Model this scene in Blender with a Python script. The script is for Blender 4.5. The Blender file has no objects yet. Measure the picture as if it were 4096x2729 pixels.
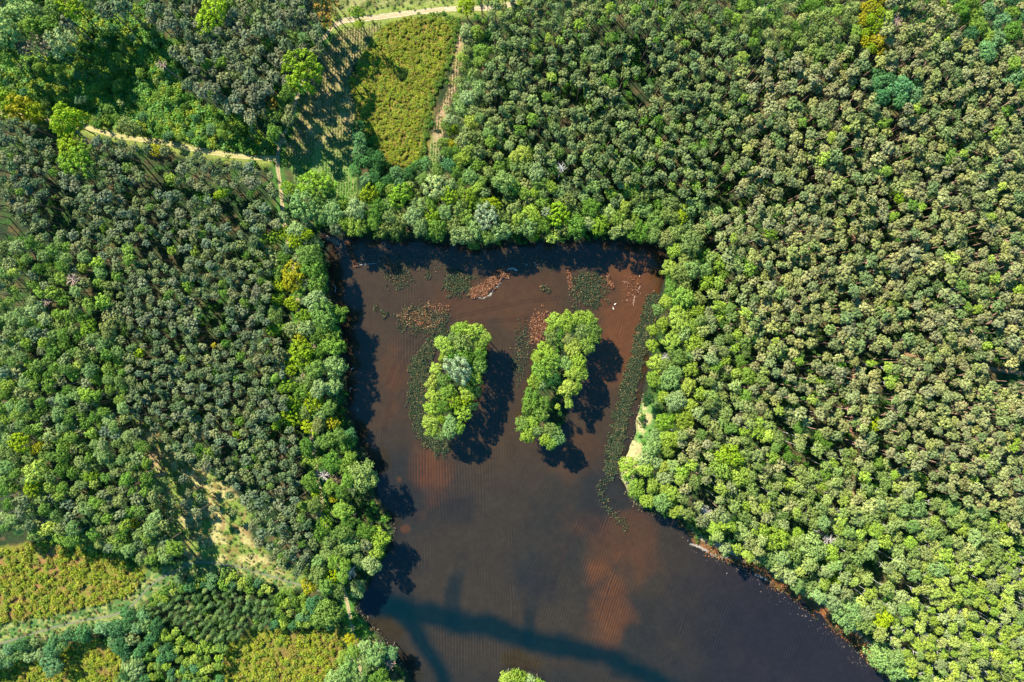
import bpy, math, random
import numpy as np

# ------------------------------------------------------------------ camera, sky, sun, exposure
SC = bpy.context.scene
COL = SC.collection
S = 0.08                       # metres per photo pixel on the ground
W, Hh = 4096 * S, 2729 * S
CAMH = (W / 2) / 0.75
cam_d = bpy.data.cameras.new('camera'); cam = bpy.data.objects.new('camera', cam_d); COL.objects.link(cam)
cam.location = (0, 0, CAMH); cam.rotation_euler = (0, 0, 0)
cam_d.sensor_width = 36; cam_d.lens = 24.0; cam_d.clip_end = 6000; cam_d.clip_start = 1
SC.camera = cam
SUN_EL = math.radians(41)
SDX, SDY = 0.66, -0.75         # the way shadows fall (world x, y)
n_ = math.hypot(SDX, SDY); SDX /= n_; SDY /= n_
w = bpy.data.worlds.new('World'); SC.world = w; w.use_nodes = True
nt = w.node_tree; nt.nodes.clear()
sky = nt.nodes.new('ShaderNodeTexSky'); sky.sky_type = 'NISHITA'; sky.sun_disc = False
sky.sun_elevation = SUN_EL; sky.sun_rotation = math.atan2(-SDX, -SDY)
sky.air_density = 1.2; sky.dust_density = 0.3; sky.ozone_density = 3.0
bg = nt.nodes.new('ShaderNodeBackground'); bg.inputs[1].default_value = 0.085
wo = nt.nodes.new('ShaderNodeOutputWorld')
tint = nt.nodes.new('ShaderNodeMix'); tint.data_type = 'RGBA'; tint.blend_type = 'MULTIPLY'; tint.inputs[0].default_value = 1.0; tint.inputs[7].default_value = (0.27, 0.93, 1.16, 1)
nt.links.new(sky.outputs[0], tint.inputs[6]); nt.links.new(tint.outputs[2], bg.inputs[0]); nt.links.new(bg.outputs[0], wo.inputs[0])
sd = bpy.data.lights.new('sun', 'SUN'); sun = bpy.data.objects.new('sun', sd); COL.objects.link(sun)
sd.energy = 5.0; sd.angle = math.radians(0.5); sd.color = (1.0, 0.95, 0.78)
from mathutils import Vector
d_ = Vector((SDX * math.cos(SUN_EL), SDY * math.cos(SUN_EL), -math.sin(SUN_EL)))
sun.rotation_euler = d_.to_track_quat('-Z', 'Y').to_euler()
SC.view_settings.view_transform = 'Standard'; SC.view_settings.look = 'None'
SC.view_settings.exposure = 1.9; SC.view_settings.gamma = 1.0
SC.render.engine = 'CYCLES'
SC.cycles.max_bounces = 5; SC.cycles.diffuse_bounces = 3; SC.cycles.transmission_bounces = 3; SC.cycles.glossy_bounces = 2

rng = np.random.default_rng(11); random.seed(11)
OS = 1.7407                    # overview pixel -> photo pixel
KF = 2.35                       # display brightness in sun / albedo

def lin(c):
    c = np.asarray(c, float) / 255.0
    return np.where(c <= 0.04045, c / 12.92, ((c + 0.055) / 1.055) ** 2.4)
def alb(c, k=KF): return lin(c) / k

def o2g(x, y, h=0.0):          # overview pixel seen at height h -> world x, y
    f = (CAMH - h) / CAMH
    return (np.asarray(x) * OS - 2048) * S * f, -(np.asarray(y) * OS - 1364.5) * S * f
def g2o(X, Y):
    return (np.asarray(X) / S + 2048) / OS, (-np.asarray(Y) / S + 1364.5) / OS

# ------------------------------------------------------------------ numeric helpers
_perm = rng.random((64, 256, 256)).astype(np.float32)[:8]
def vnoise(x, y, k=0):
    t = _perm[k % 8]
    xi = np.floor(x).astype(int); yi = np.floor(y).astype(int)
    fx = x - xi; fy = y - yi; fx = fx * fx * (3 - 2 * fx); fy = fy * fy * (3 - 2 * fy)
    a = t[xi % 256, yi % 256]; b = t[(xi + 1) % 256, yi % 256]; c = t[xi % 256, (yi + 1) % 256]; d = t[(xi + 1) % 256, (yi + 1) % 256]
    return (a * (1 - fx) + b * fx) * (1 - fy) + (c * (1 - fx) + d * fx) * fy
def fbm(x, y, sc, k=0, oc=4):
    s = 0; a = 1; t = 0
    x = np.asarray(x, float) / sc + 31.7 * k; y = np.asarray(y, float) / sc + 11.3 * k
    for i in range(oc):
        s = s + a * vnoise(x, y, k + i); t += a; a *= 0.5; x = x * 2.03 + 5.1; y = y * 2.03 + 1.7
    return s / t
def inpoly(x, y, P):
    x = np.asarray(x, float); y = np.asarray(y, float); r = np.zeros(np.broadcast(x, y).shape, bool)
    n = len(P)
    for i in range(n):
        x1, y1 = P[i]; x2, y2 = P[(i + 1) % n]
        if y1 == y2: continue
        c = ((y1 > y) != (y2 > y)) & (x < (x2 - x1) * (y - y1) / (y2 - y1) + x1)
        r ^= c
    return r
def dline(x, y, P, closed=False):
    """distance to a polyline, in its own units"""
    d = np.full(np.broadcast(x, y).shape, 1e9); n = len(P)
    for i in range(n if closed else n - 1):
        x1, y1 = P[i][:2]; x2, y2 = P[(i + 1) % n][:2]
        dx, dy = x2 - x1, y2 - y1; L = dx * dx + dy * dy + 1e-9
        t = np.clip(((x - x1) * dx + (y - y1) * dy) / L, 0, 1)
        d = np.minimum(d, np.hypot(x - x1 - t * dx, y - y1 - t * dy))
    return d
def sdist(x, y, P): return dline(x, y, P, True) * np.where(inpoly(x, y, P), 1, -1)   # > 0 inside
def sst(a, b, x):
    t = np.clip((x - a) / (b - a), 0, 1); return t * t * (3 - 2 * t)
def mix(a, b, t): t = np.asarray(t)[..., None]; return a * (1 - t) + np.asarray(b) * t

# ------------------------------------------------------------------ object helpers
def tag(o, label=None, cat=None, group=None, kind=None):
    if label: o['label'] = label
    if cat: o['category'] = cat
    if group: o['group'] = group
    if kind: o['kind'] = kind
    return o
def mesh_np(name, V, F, mats, mi=None, col=None, coldom='FACE', smooth=False):
    me = bpy.data.meshes.new(name)
    V = np.ascontiguousarray(V, np.float32); k = F.shape[1]; F = np.ascontiguousarray(F, np.int32)
    me.vertices.add(len(V)); me.vertices.foreach_set('co', V.ravel())
    me.loops.add(F.size); me.loops.foreach_set('vertex_index', F.ravel())
    me.polygons.add(len(F)); me.polygons.foreach_set('loop_start', np.arange(0, F.size, k, dtype=np.int32))
    try: me.polygons.foreach_set('loop_total', np.full(len(F), k, np.int32))
    except Exception: pass
    for m in mats: me.materials.append(m)
    if mi is not None: me.polygons.foreach_set('material_index', np.ascontiguousarray(mi, np.int32))
    if smooth: me.polygons.foreach_set('use_smooth', np.ones(len(F), bool))
    if col is not None:
        a = me.attributes.new('tcol', 'FLOAT_COLOR', 'FACE' if coldom == 'FACE' else 'POINT')
        c4 = np.ones((len(col), 4), np.float32); c4[:, :3] = col
        a.data.foreach_set('color', c4.ravel())
    me.update(calc_edges=True); me.validate()
    return me
def link(name, me, parent=None, loc=(0, 0, 0)):
    o = bpy.data.objects.new(name, me); COL.objects.link(o); o.location = loc
    if parent: o.parent = parent
    return o

# ------------------------------------------------------------------ materials
def newmat(name):
    m = bpy.data.materials.new(name); m.use_nodes = True; t = m.node_tree; t.nodes.clear()
    return m, t, (lambda k, **kw: _n(t, k, **kw))
def _n(t, k, **kw):
    n = t.nodes.new(k)
    for a, b in kw.items(): setattr(n, a, b)
    return n
def leaf_mat(name, src, trans=0.25, rough=0.7):
    m, t, N = newmat(name); L = t.links.new
    o = N('ShaderNodeOutputMaterial')
    if src == 'obj':
        c = N('ShaderNodeObjectInfo').outputs['Color']
        v = N('ShaderNodeAttribute', attribute_name='tcol').outputs['Color']
        mu = N('ShaderNodeMix', data_type='RGBA', blend_type='MULTIPLY'); mu.inputs[0].default_value = 1
        L(c, mu.inputs[6]); L(v, mu.inputs[7]); c = mu.outputs[2]
    else: c = N('ShaderNodeAttribute', attribute_name='tcol').outputs['Color']
    geo = N('ShaderNodeNewGeometry'); no = N('ShaderNodeTexNoise'); no.inputs['Scale'].default_value = 0.55; no.inputs['Detail'].default_value = 3
    L(geo.outputs['Position'], no.inputs['Vector'])
    mr = N('ShaderNodeMapRange'); mr.inputs[1].default_value = 0.25; mr.inputs[2].default_value = 0.75; mr.inputs[3].default_value = 0.78; mr.inputs[4].default_value = 1.22
    L(no.outputs[0], mr.inputs[0])
    vm = N('ShaderNodeVectorMath', operation='SCALE'); L(c, vm.inputs[0]); L(mr.outputs[0], vm.inputs['Scale'])
    p = N('ShaderNodeBsdfPrincipled'); p.inputs['Roughness'].default_value = rough; p.inputs['Specular IOR Level'].default_value = 0.12
    L(vm.outputs[0], p.inputs['Base Color'])
    tr = N('ShaderNodeBsdfTranslucent'); L(vm.outputs[0], tr.inputs['Color'])
    ms = N('ShaderNodeMixShader'); ms.inputs[0].default_value = trans
    L(p.outputs[0], ms.inputs[1]); L(tr.outputs[0], ms.inputs[2]); L(ms.outputs[0], o.inputs[0])
    return m
LEAF_OBJ = leaf_mat('foliage', 'obj'); LEAF_ATT = leaf_mat('foliage_mass', 'att')
def bark_mat(name, c1, c2, sc=3.0):
    m, t, N = newmat(name); L = t.links.new
    o = N('ShaderNodeOutputMaterial'); p = N('ShaderNodeBsdfPrincipled'); p.inputs['Roughness'].default_value = 0.85
    tc = N('ShaderNodeTexCoord'); mp = N('ShaderNodeMapping'); mp.inputs['Scale'].default_value = (1, 1, 1)
    no = N('ShaderNodeTexNoise'); no.inputs['Scale'].default_value = sc; no.inputs['Detail'].default_value = 4
    geo = N('ShaderNodeNewGeometry'); L(geo.outputs['Position'], no.inputs['Vector'])
    cr = N('ShaderNodeValToRGB'); cr.color_ramp.elements[0].position = 0.4; cr.color_ramp.elements[1].position = 0.62
    cr.color_ramp.elements[0].color = (*c1, 1); cr.color_ramp.elements[1].color = (*c2, 1)
    L(no.outputs[0], cr.inputs[0]); L(cr.outputs[0], p.inputs['Base Color']); L(p.outputs[0], o.inputs[0])
    return m
BARK = {'pine': bark_mat('pine_bark', (0.08, 0.05, 0.035), (0.30, 0.175, 0.12)),
        'birch': bark_mat('birch_bark', (0.10, 0.095, 0.085), (0.38, 0.36, 0.32)),
        'dark': bark_mat('dark_bark', (0.05, 0.04, 0.03), (0.13, 0.10, 0.075)),
        'dead': bark_mat('bleached_deadwood', (0.28, 0.23, 0.21), (0.52, 0.46, 0.43)),
        'deadred': bark_mat('reddish_deadwood', (0.22, 0.12, 0.09), (0.42, 0.28, 0.22))}
def attr_mat(name, rough=0.95, nsc=2.5, amt=0.35, fine=9.0, spec=0.1, bump=0.0, bumpsc=2.0, ior=None):
    m, t, N = newmat(name); L = t.links.new
    o = N('ShaderNodeOutputMaterial'); p = N('ShaderNodeBsdfPrincipled'); p.inputs['Roughness'].default_value = rough
    if ior: p.inputs['IOR'].default_value = ior
    else: p.inputs['Specular IOR Level'].default_value = spec
    c = N('ShaderNodeAttribute', attribute_name='tcol').outputs['Color']
    geo = N('ShaderNodeNewGeometry')
    n1 = N('ShaderNodeTexNoise'); n1.inputs['Scale'].default_value = nsc; n1.inputs['Detail'].default_value = 5; n1.inputs['Roughness'].default_value = 0.7
    L(geo.outputs['Position'], n1.inputs['Vector'])
    mr = N('ShaderNodeMapRange'); mr.inputs[1].default_value = 0.3; mr.inputs[2].default_value = 0.7; mr.inputs[3].default_value = 1 - amt; mr.inputs[4].default_value = 1 + amt
    L(n1.outputs[0], mr.inputs[0])
    vm = N('ShaderNodeVectorMath', operation='SCALE'); L(c, vm.inputs[0]); L(mr.outputs[0], vm.inputs['Scale'])
    L(vm.outputs[0], p.inputs['Base Color'])
    if bump:
        n2 = N('ShaderNodeTexNoise'); n2.inputs['Scale'].default_value = bumpsc; n2.inputs['Detail'].default_value = 4
        L(geo.outputs['Position'], n2.inputs['Vector'])
        b = N('ShaderNodeBump'); b.inputs['Strength'].default_value = bump; b.inputs['Distance'].default_value = 0.05
        L(n2.outputs[0], b.inputs['Height']); L(b.outputs[0], p.inputs['Normal'])
    L(p.outputs[0], o.inputs[0])
    return m

# ------------------------------------------------------------------ the layout, in overview pixels of the photograph
LAKE = [(742,540),(752,566),(758,600),(766,660),(776,720),(788,800),(797,880),(806,950),(822,1000),(842,1040),(858,1090),(872,1150),(893,1188),(905,1222),(898,1262),(872,1300),(848,1340),(828,1378),(826,1402),(843,1425),(872,1462),(905,1500),(930,1535),(950,1568),(975,1620),(990,1700),
        (2230,1700),(2150,1632),(2090,1590),(2040,1556),(2003,1520),(1972,1482),(1940,1458),(1905,1432),(1868,1404),(1830,1372),(1790,1350),(1750,1326),(1722,1303),(1700,1290),(1668,1284),(1636,1270),(1600,1255),(1580,1232),(1562,1200),(1530,1184),(1500,1178),(1468,1163),(1440,1138),(1426,1104),(1424,1080),(1444,1040),(1462,985),(1474,930),(1482,880),(1492,810),(1502,735),(1514,680),(1526,630),(1532,590),(1536,566),(1480,560),(1400,556),(1300,560),(1200,562),(1100,566),(1000,560),(900,556),(820,548),(775,545),(760,538)]
hc = lambda L, o=(1640, 1230), k=2.614: [((o[0] + x / k) / OS, (o[1] + y / k) / OS) for x, y in L]
ISL1 = hc([(480,210),(640,190),(790,270),(830,400),(810,600),(770,800),(720,980),(640,1150),(560,1260),(440,1340),(300,1360),(200,1270),(170,1100),(185,900),(230,700),(330,560),(310,440),(340,320)])
ISL2 = hc([(1480,130),(1700,90),(1900,120),(1950,250),(1920,380),(1850,560),(1830,720),(1780,850),(1700,980),(1690,1080),(1720,1200),(1640,1330),(1530,1420),(1380,1420),(1200,1330),(1150,1200),(1180,1020),(1260,860),(1280,650),(1330,500),(1420,380),(1460,260)])
ISL3 = [(1140,1575),(1150,1556),(1180,1548),(1215,1552),(1250,1566),(1262,1580),(1230,1640),(1160,1640)]
Z = {}
Z['top_left'] = [(-60,-60),(330,-60),(320,15),(190,30),(175,110),(60,125),(-60,135)]
Z['thicket'] = [(190,30),(325,15),(345,60),(420,140),(410,230),(560,270),(620,330),(640,360),(588,352),(500,340),(360,312),(200,284),(100,262),(60,225),(-60,220),(-60,135),(60,125),(175,110)]
Z['grey_pines'] = [(330,-60),(760,-60),(745,60),(735,110),(690,190),(660,280),(645,330),(600,320),(560,260),(480,220),(400,200),(390,130),(400,90),(350,50)]
Z['west_pines'] = [(-60,250),(110,290),(200,310),(360,345),(588,378),(636,400),(640,520),(620,640),(640,760),(660,900),(700,1050),(720,1200),(720,1340),(640,1325),(560,1290),(520,1240),(500,1160),(430,1080),(330,1000),(280,900),(270,800),(260,640),(200,560),(-60,560)]
Z['west_broad'] = [(-60,560),(200,540),(262,640),(275,800),(285,900),(330,1010),(400,1110),(430,1260),(380,1310),(340,1300),(290,1270),(210,1255),(100,1230),(-60,1210)]
Z['west_shore'] = [(660,430),(745,440),(790,560),(790,640),(800,760),(812,900),(850,1040),(880,1150),(910,1210),(900,1290),(850,1370),(800,1360),(760,1370),(720,1330),(715,1200),(700,1060),(655,900),(640,760),(620,640),(640,520)]
Z['clearing'] = [(318,960),(350,975),(395,1040),(470,1080),(540,1120),(570,1180),(585,1240),(630,1290),(710,1335),(600,1330),(520,1305),(430,1295),(405,1250),(370,1150),(335,1050)]
Z['north_mix'] = [(1050,60),(1110,80),(1110,200),(1180,290),(1230,340),(1300,420),(1500,440),(1620,470),(1640,520),(1560,545),(1530,560),(760,560),(680,520),(680,440),(760,455),(830,440),(980,410),(1005,380),(1030,260),(1060,170)]
Z['north_shore'] = [(690,470),(820,455),(1000,440),(1250,455),(1450,470),(1600,465),(1600,560),(740,556),(700,520)]
Z['plantation'] = [(1080,-60),(1760,-60),(1740,100),(1690,200),(1720,300),(1690,460),(1560,460),(1300,430),(1230,350),(1180,290),(1120,210),(1110,80),(1080,60)]
Z['east_pines'] = [(1740,-60),(2420,-60),(2420,1260),(2250,1180),(2100,1080),(1960,1040),(1800,960),(1740,860),(1700,700),(1640,560),(1620,480),(1690,460),(1720,300),(1690,200)]
Z['north_birch'] = [(1690,-60),(2040,-60),(2000,80),(1900,130),(1790,120),(1740,130),(1690,60)]
Z['yellow_column'] = [(1975,-60),(2040,-60),(2040,60),(2020,130),(1985,120),(1975,60)]
Z['northeast'] = [(2190,-60),(2420,-60),(2420,230),(2330,200),(2250,130),(2190,60)]
Z['pale_patch'] = [(2000,165),(2110,180),(2140,225),(2060,240),(1995,220)]
Z['mid_mix'] = [(1640,560),(1700,700),(1760,860),(1840,960),(2000,1040),(2100,1080),(2200,1150),(2000,1260),(1850,1300),(1700,1260),(1600,1210),(1500,1100),(1520,960),(1600,800),(1620,640)]
Z['east_shore'] = [(1536,545),(1620,560),(1640,640),(1600,760),(1600,900),(1560,1000),(1560,1120),(1560,1180),(1500,1175),(1430,1120),(1426,1080),(1480,1030),(1496,980),(1480,920),(1500,800),(1520,660)]
Z['birch_wood'] = [(1560,1180),(1700,1230),(1900,1180),(2100,1090),(2250,1180),(2420,1260),(2420,1640),(2090,1600),(2000,1510),(1850,1380),(1730,1290),(1600,1235)]
Z['bright_birch'] = [(2100,1330),(2250,1280),(2420,1280),(2420,1640),(2110,1610),(2060,1480)]
Z['sw_heath'] = [(-60,1270),(100,1240),(210,1262),(300,1290),(335,1320),(300,1360),(250,1385),(120,1415),(-60,1440)]
Z['ditch_bank'] = [(-60,1440),(120,1415),(260,1385),(340,1320),(420,1285),(520,1290),(640,1320),(740,1355),(640,1350),(520,1315),(420,1325),(350,1370),(270,1430),(100,1470),(-60,1490)]
Z['teal_bushes'] = [(-60,1485),(100,1465),(270,1425),(330,1390),(400,1420),(340,1500),(330,1640),(-60,1640)]
Z['sw_green'] = [(340,1380),(420,1320),(520,1305),(640,1345),(740,1370),(790,1390),(775,1440),(620,1450),(520,1500),(500,1640),(320,1640),(330,1500),(345,1430)]
Z['young_conifer'] = [(330,1400),(400,1370),(480,1350),(560,1350),(620,1370),(640,1420),(560,1470),(500,1480),(430,1470),(380,1430)]
Z['s_heath'] = [(515,1490),(560,1455),(640,1435),(780,1450),(790,1500),(770,1540),(700,1640),(500,1640)]
Z['s_heath2'] = [(-60,1545),(70,1510),(140,1490),(210,1450),(260,1480),(290,1530),(270,1640),(-60,1640)]
Z['s_shore'] = [(835,1400),(860,1450),(905,1500),(935,1545),(980,1640),(700,1640),(770,1545),(795,1500),(790,1450),(830,1440)]
Z['heath'] = [(855,90),(905,50),(1000,28),(1062,40),(1050,90),(1035,150),(1000,230),(985,300),(975,370),(920,392),(870,365),(830,325),(822,250),(803,190),(830,130)]
Z['dark_bushes'] = [(815,260),(840,330),(880,370),(930,372),(975,345),(985,380),(960,420),(900,435),(830,425),(812,380)]
Z['field'] = [(785,62),(880,50),(855,95),(815,140),(800,200),(822,260),(812,330),(820,450),(760,462),(690,445),(655,350),(690,240),(735,130)]
Z['strip'] = [(1050,50),(1070,55),(1065,110),(1052,190),(1030,260),(1015,330),(1005,400),(985,405),(990,330),(1005,260),(1030,200),(1045,120)]
Z['top_field'] = [(770,-60),(1060,-60),(1060,15),(900,32),(790,48),(765,20)]
Z['low_bank'] = [(838,1120),(872,1145),(893,1180),(908,1218),(900,1226),(860,1205),(815,1205),(790,1175),(800,1140)]
Z['low_bay'] = [(800,1300),(850,1300),(870,1290),(850,1345),(830,1385),(795,1375),(786,1335)]
Z['dam'] = [(768,1380),(800,1368),(832,1380),(848,1425),(872,1465),(856,1482),(812,1474),(792,1450),(785,1410)]
Z['spit'] = [(728,540),(752,533),(790,545),(790,575),(752,575),(735,560)]
GAPS = [[(1690,190),(1716,300),(1702,390),(1650,445)], [(1995,235),(1985,330),(1976,480),(1968,560)], [(268,560),(272,680),(285,800),(290,880),(325,960)], [(1120,90),(1135,180)], [(1745,860),(1820,950),(1960,1010)]]
SOFT = {'clearing', 'heath', 'field', 'strip', 'top_field', 'sw_heath', 's_heath', 's_heath2', 'ditch_bank', 'thicket'}
TRACKS = {
 'west': ([(-80,245),(0,258),(100,276),(202,294),(270,313),(330,322),(369,327),(444,342),(513,355),(588,362),(636,366)], 13),
 'north_south': ([(800,46),(768,58),(735,105),(700,185),(684,222),(662,290),(644,330),(638,360),(639,393),(646,444),(653,513),(664,570),(680,650),(686,730),(690,800),(700,900),(718,1020),(732,1110),(752,1220),(775,1300),(788,1346),(801,1401),(812,1452),(822,1500),(838,1640)], 10),
 'north': ([(768,58),(791,48),(850,42),(911,34),(980,26),(1051,20),(1157,14),(1250,-20)], 14),
 'ditch': ([(-80,1500),(20,1473),(137,1438),(220,1421),(267,1411),(308,1387),(352,1340),(410,1309),(451,1292),(543,1302),(600,1318),(649,1332),(735,1358),(788,1360)], 6),
 'ride': ([(1950,470),(1962,560),(1962,700),(1966,780),(1962,860),(1956,980),(1958,1042),(1962,1145),(1955,1200)], 9),
 'east': ([(1966,770),(2020,795),(2090,815),(2180,830),(2260,845),(2420,870)], 10)}

# ------------------------------------------------------------------ ground, as one sheet
GRIDLAKE = [tuple(float(v) for v in o2g(x, y)) for x, y in LAKE]
GISL = [[tuple(float(v) for v in o2g(x, y)) for x, y in P] for P in (ISL1, ISL2, ISL3)]
def shift_poly(P, h):         # base outline below crowns seen at height h
    return [tuple(v * (CAMH - h) / CAMH for v in p) for p in P]
GISL = [shift_poly(p, 5) for p in GISL]
def lake_sd(X, Y):
    """metres inside the water (positive) or on land (negative)"""
    wob = (fbm(X, Y, 4.0, 2, 3) - 0.5) * 2.4
    d = sdist(X, Y, GRIDLAKE) + wob
    for p in GISL: d = np.minimum(d, -(sdist(X, Y, p) - 1.4) + wob)
    return d
def ground_cols(X, Y):
    ox, oy = g2o(X, Y)
    n1 = fbm(X, Y, 9, 0); n2 = fbm(X, Y, 3, 1); n3 = fbm(X, Y, 1.2, 3, 3)
    A = lambda c: np.broadcast_to(alb(c), X.shape + (3,))
    n4 = fbm(X, Y, 2.2, 6, 4); n5 = fbm(X, Y, 0.8, 4, 2)
    c = mix(A((44,62,36)), alb((82,78,50)), sst(0.35, 0.75, n1 * 0.5 + n4 * 0.5))
    c = mix(c, alb((66,104,42)), sst(0.42, 0.66, n2 * 0.6 + n5 * 0.4) * 0.7)
    c = mix(c, alb((120,96,66)), sst(0.60, 0.72, n4) * 0.5)
    def region(k, col, soft=10, nz=1.0):
        m = sst(-soft, soft, sdist(ox, oy, Z[k]) + (n2 - 0.5) * 40 * nz)
        return lambda base: mix(base, col, m)
    g = lambda a, b, t: mix(np.broadcast_to(alb(a), X.shape + (3,)), alb(b), t)
    c = region('thicket', g((105,120,60), (60,105,50), sst(0.4, 0.6, n2)))(c)
    c = region('clearing', mix(g((196,182,118), (128,148,66), sst(0.42, 0.58, n2)), alb((150,112,74)), sst(0.55, 0.7, n3) * 0.7))(c)
    c = mix(c, alb((190,155,115)), sst(0.58, 0.68, n1) * inpoly(ox, oy, Z['clearing']) * 0.8)
    c = region('heath', g((150,125,62), (130,135,50), sst(0.4, 0.6, n3)))(c)
    c = region('sw_heath', g((160,120,75), (130,135,50), sst(0.4, 0.6, n2)))(c)
    c = region('s_heath', g((135,115,60), (130,135,50), sst(0.4, 0.6, n2)))(c)
    c = region('s_heath2', g((135,115,60), (130,135,50), sst(0.4, 0.6, n2)))(c)
    c = region('ditch_bank', g((165,165,95), (90,125,65), sst(0.38, 0.58, n3)), 6, 0.6)(c)
    c = region('top_field', g((165,160,100), (110,120,60), sst(0.35, 0.6, n2)), 6, 0.5)(c)
    rows = 0.5 + 0.5 * np.sin((ox + oy * 0.05 + (n1 - .5) * 8) / 7.0 * 2 * math.pi)
    fc = g((178,150,108), (120,135,65), np.clip(rows * 0.8 + (n2 - .5) * 1.4, 0, 1))
    fc = mix(fc, alb((95,150,60)), sst(300, 400, oy + (n1 - .5) * 150) * (0.35 + 0.55 * rows))
    c = region('field', fc, 5, 0.4)(c)
    sc = g((200,160,130), (150,140,80), np.clip(rows * 0.5 + sst(0.42, 0.6, n2) * 0.6, 0, 1))
    sc = mix(sc, alb((120,150,75)), sst(280, 370, oy) * 0.6)
    c = region('strip', sc, 4, 0.4)(c)
    # reddish needle litter patches below the pines
    m = sst(0.60, 0.70, n1) * (ox > 1700) * sst(500, 900, oy)
    c = mix(c, alb((120,90,60)), m * 0.5)
    # grassy verges
    for k in ('west', 'north_south', 'north'):
        L, wd = TRACKS[k]; d = dline(ox, oy, L)
        c = mix(c, alb((150,160,75) if k != 'north_south' else (85,130,55)), (1 - sst(wd * 0.7, wd * 1.7 + 6, d + (n2 - .5) * 14)) * 0.85)
    # grass on the dam by the south-west shore
    m = sst(-4, 8, sdist(ox, oy, [(770,1385),(822,1395),(845,1425),(870,1460),(820,1480),(800,1470),(790,1430)]))
    c = mix(c, g((95,150,50), (120,150,60), n3), m)
    # shore bands
    sd = -LSD(X, Y)
    red = sst(1560, 1600, ox) * sst(1190, 1230, oy)
    band = (1 - sst(1.4, 3.6, sd + (n2 - .5) * 5)) * red
    c = mix(c, g((158,100,58), (110,76,48), sst(0.35, 0.6, n3)), band)
    c = mix(c, alb((205,175,140)), (sst(1.6, 2.6, sd) - sst(2.8, 4.2, sd)) * red * sst(0.40, 0.55, n2) * 0.9)
    be = sst(1405, 1425, ox) * (1 - sst(1500, 1530, ox)) * sst(890, 950, oy + (n1 - .5) * 60) * (1 - sst(1090, 1160, oy + (n1 - .5) * 60))
    c = mix(c, g((200,185,130), (120,160,80), sst(0.42, 0.6, n2)), be * (1 - sst(4.0, 7.0, sd)))
    oth = (1 - red) * (1 - be)
    c = mix(c, g((46,52,38), (70,72,48), sst(0.5, 0.7, n3)), oth * (1 - sst(0.6, 1.6, sd)))
    c = mix(c, alb((60,40,28)), sst(0.0, 0.6, -sd))
    return c
def LSD(X, Y): return lake_sd(X, Y)

def gridmesh(x0, x1, y0, y1, st):
    nx = int(round((x1 - x0) / st)) + 1; ny = int(round((y1 - y0) / st)) + 1
    xs = np.linspace(x0, x1, nx); ys = np.linspace(y0, y1, ny)
    X, Y = np.meshgrid(xs, ys); X = X.ravel(); Y = Y.ravel()
    i = np.arange(nx - 1); j = np.arange(ny - 1); I, J = np.meshgrid(i, j); b = (J * nx + I).ravel()
    return X, Y, np.stack([b, b + 1, b + nx + 1, b + nx], 1)
WZ = -0.45
def ground_z(X, Y, sd=None):
    sd = LSD(X, Y) if sd is None else sd
    z = (fbm(X, Y, 12, 5, 3) - 0.5) * 0.35 * (1 - sst(-6, 0, sd))
    return z - 0.45 * sst(-2.6, 0.0, sd) - 1.6 * sst(0.0, 4.5, sd)
GX0, GX1, GY0, GY1 = -200.0, 200.0, -145.0, 145.0
X, Y, F = gridmesh(GX0, GX1, GY0, GY1, 0.55)
zz = ground_z(X, Y)
ex = np.maximum(np.abs(X) / GX1, np.abs(Y) / GY1)
edge = np.isclose(ex, 1.0, atol=1e-6)
gc = ground_cols(X, Y)
V = np.stack([X, Y, zz], 1)
# one sheet: the fine part and a skirt out to the horizon
R = 2600.0; ring = np.where(edge)[0]
lut = {tuple(np.round(V[i, :2], 3)): i for i in ring}
outer = V[ring].copy(); sc_ = R / np.maximum(np.abs(outer[:, 0] / GX1), np.abs(outer[:, 1] / GY1)) / 200
outer[:, 0] *= sc_; outer[:, 1] *= sc_; outer[:, 2] = -0.3
ang = np.argsort(np.arctan2(V[ring, 1] / GY1, V[ring, 0] / GX1)); nr = len(ring); base = len(V)
V = np.vstack([V, outer]); gc = np.vstack([gc, np.broadcast_to(alb((70, 90, 48)), (nr, 3))])
a = ring[ang]; b = np.roll(a, -1); oa = base + ang; ob = np.roll(oa, -1)
F = np.vstack([F, np.stack([a, oa, ob, b], 1)])
GMAT = attr_mat('forest_floor_soil_and_grass', 0.95, 1.6, 0.45)
ground = link('ground', mesh_np('ground', V, F, [GMAT], col=gc, coldom='POINT', smooth=True))
tag(ground, kind='structure')

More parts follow.
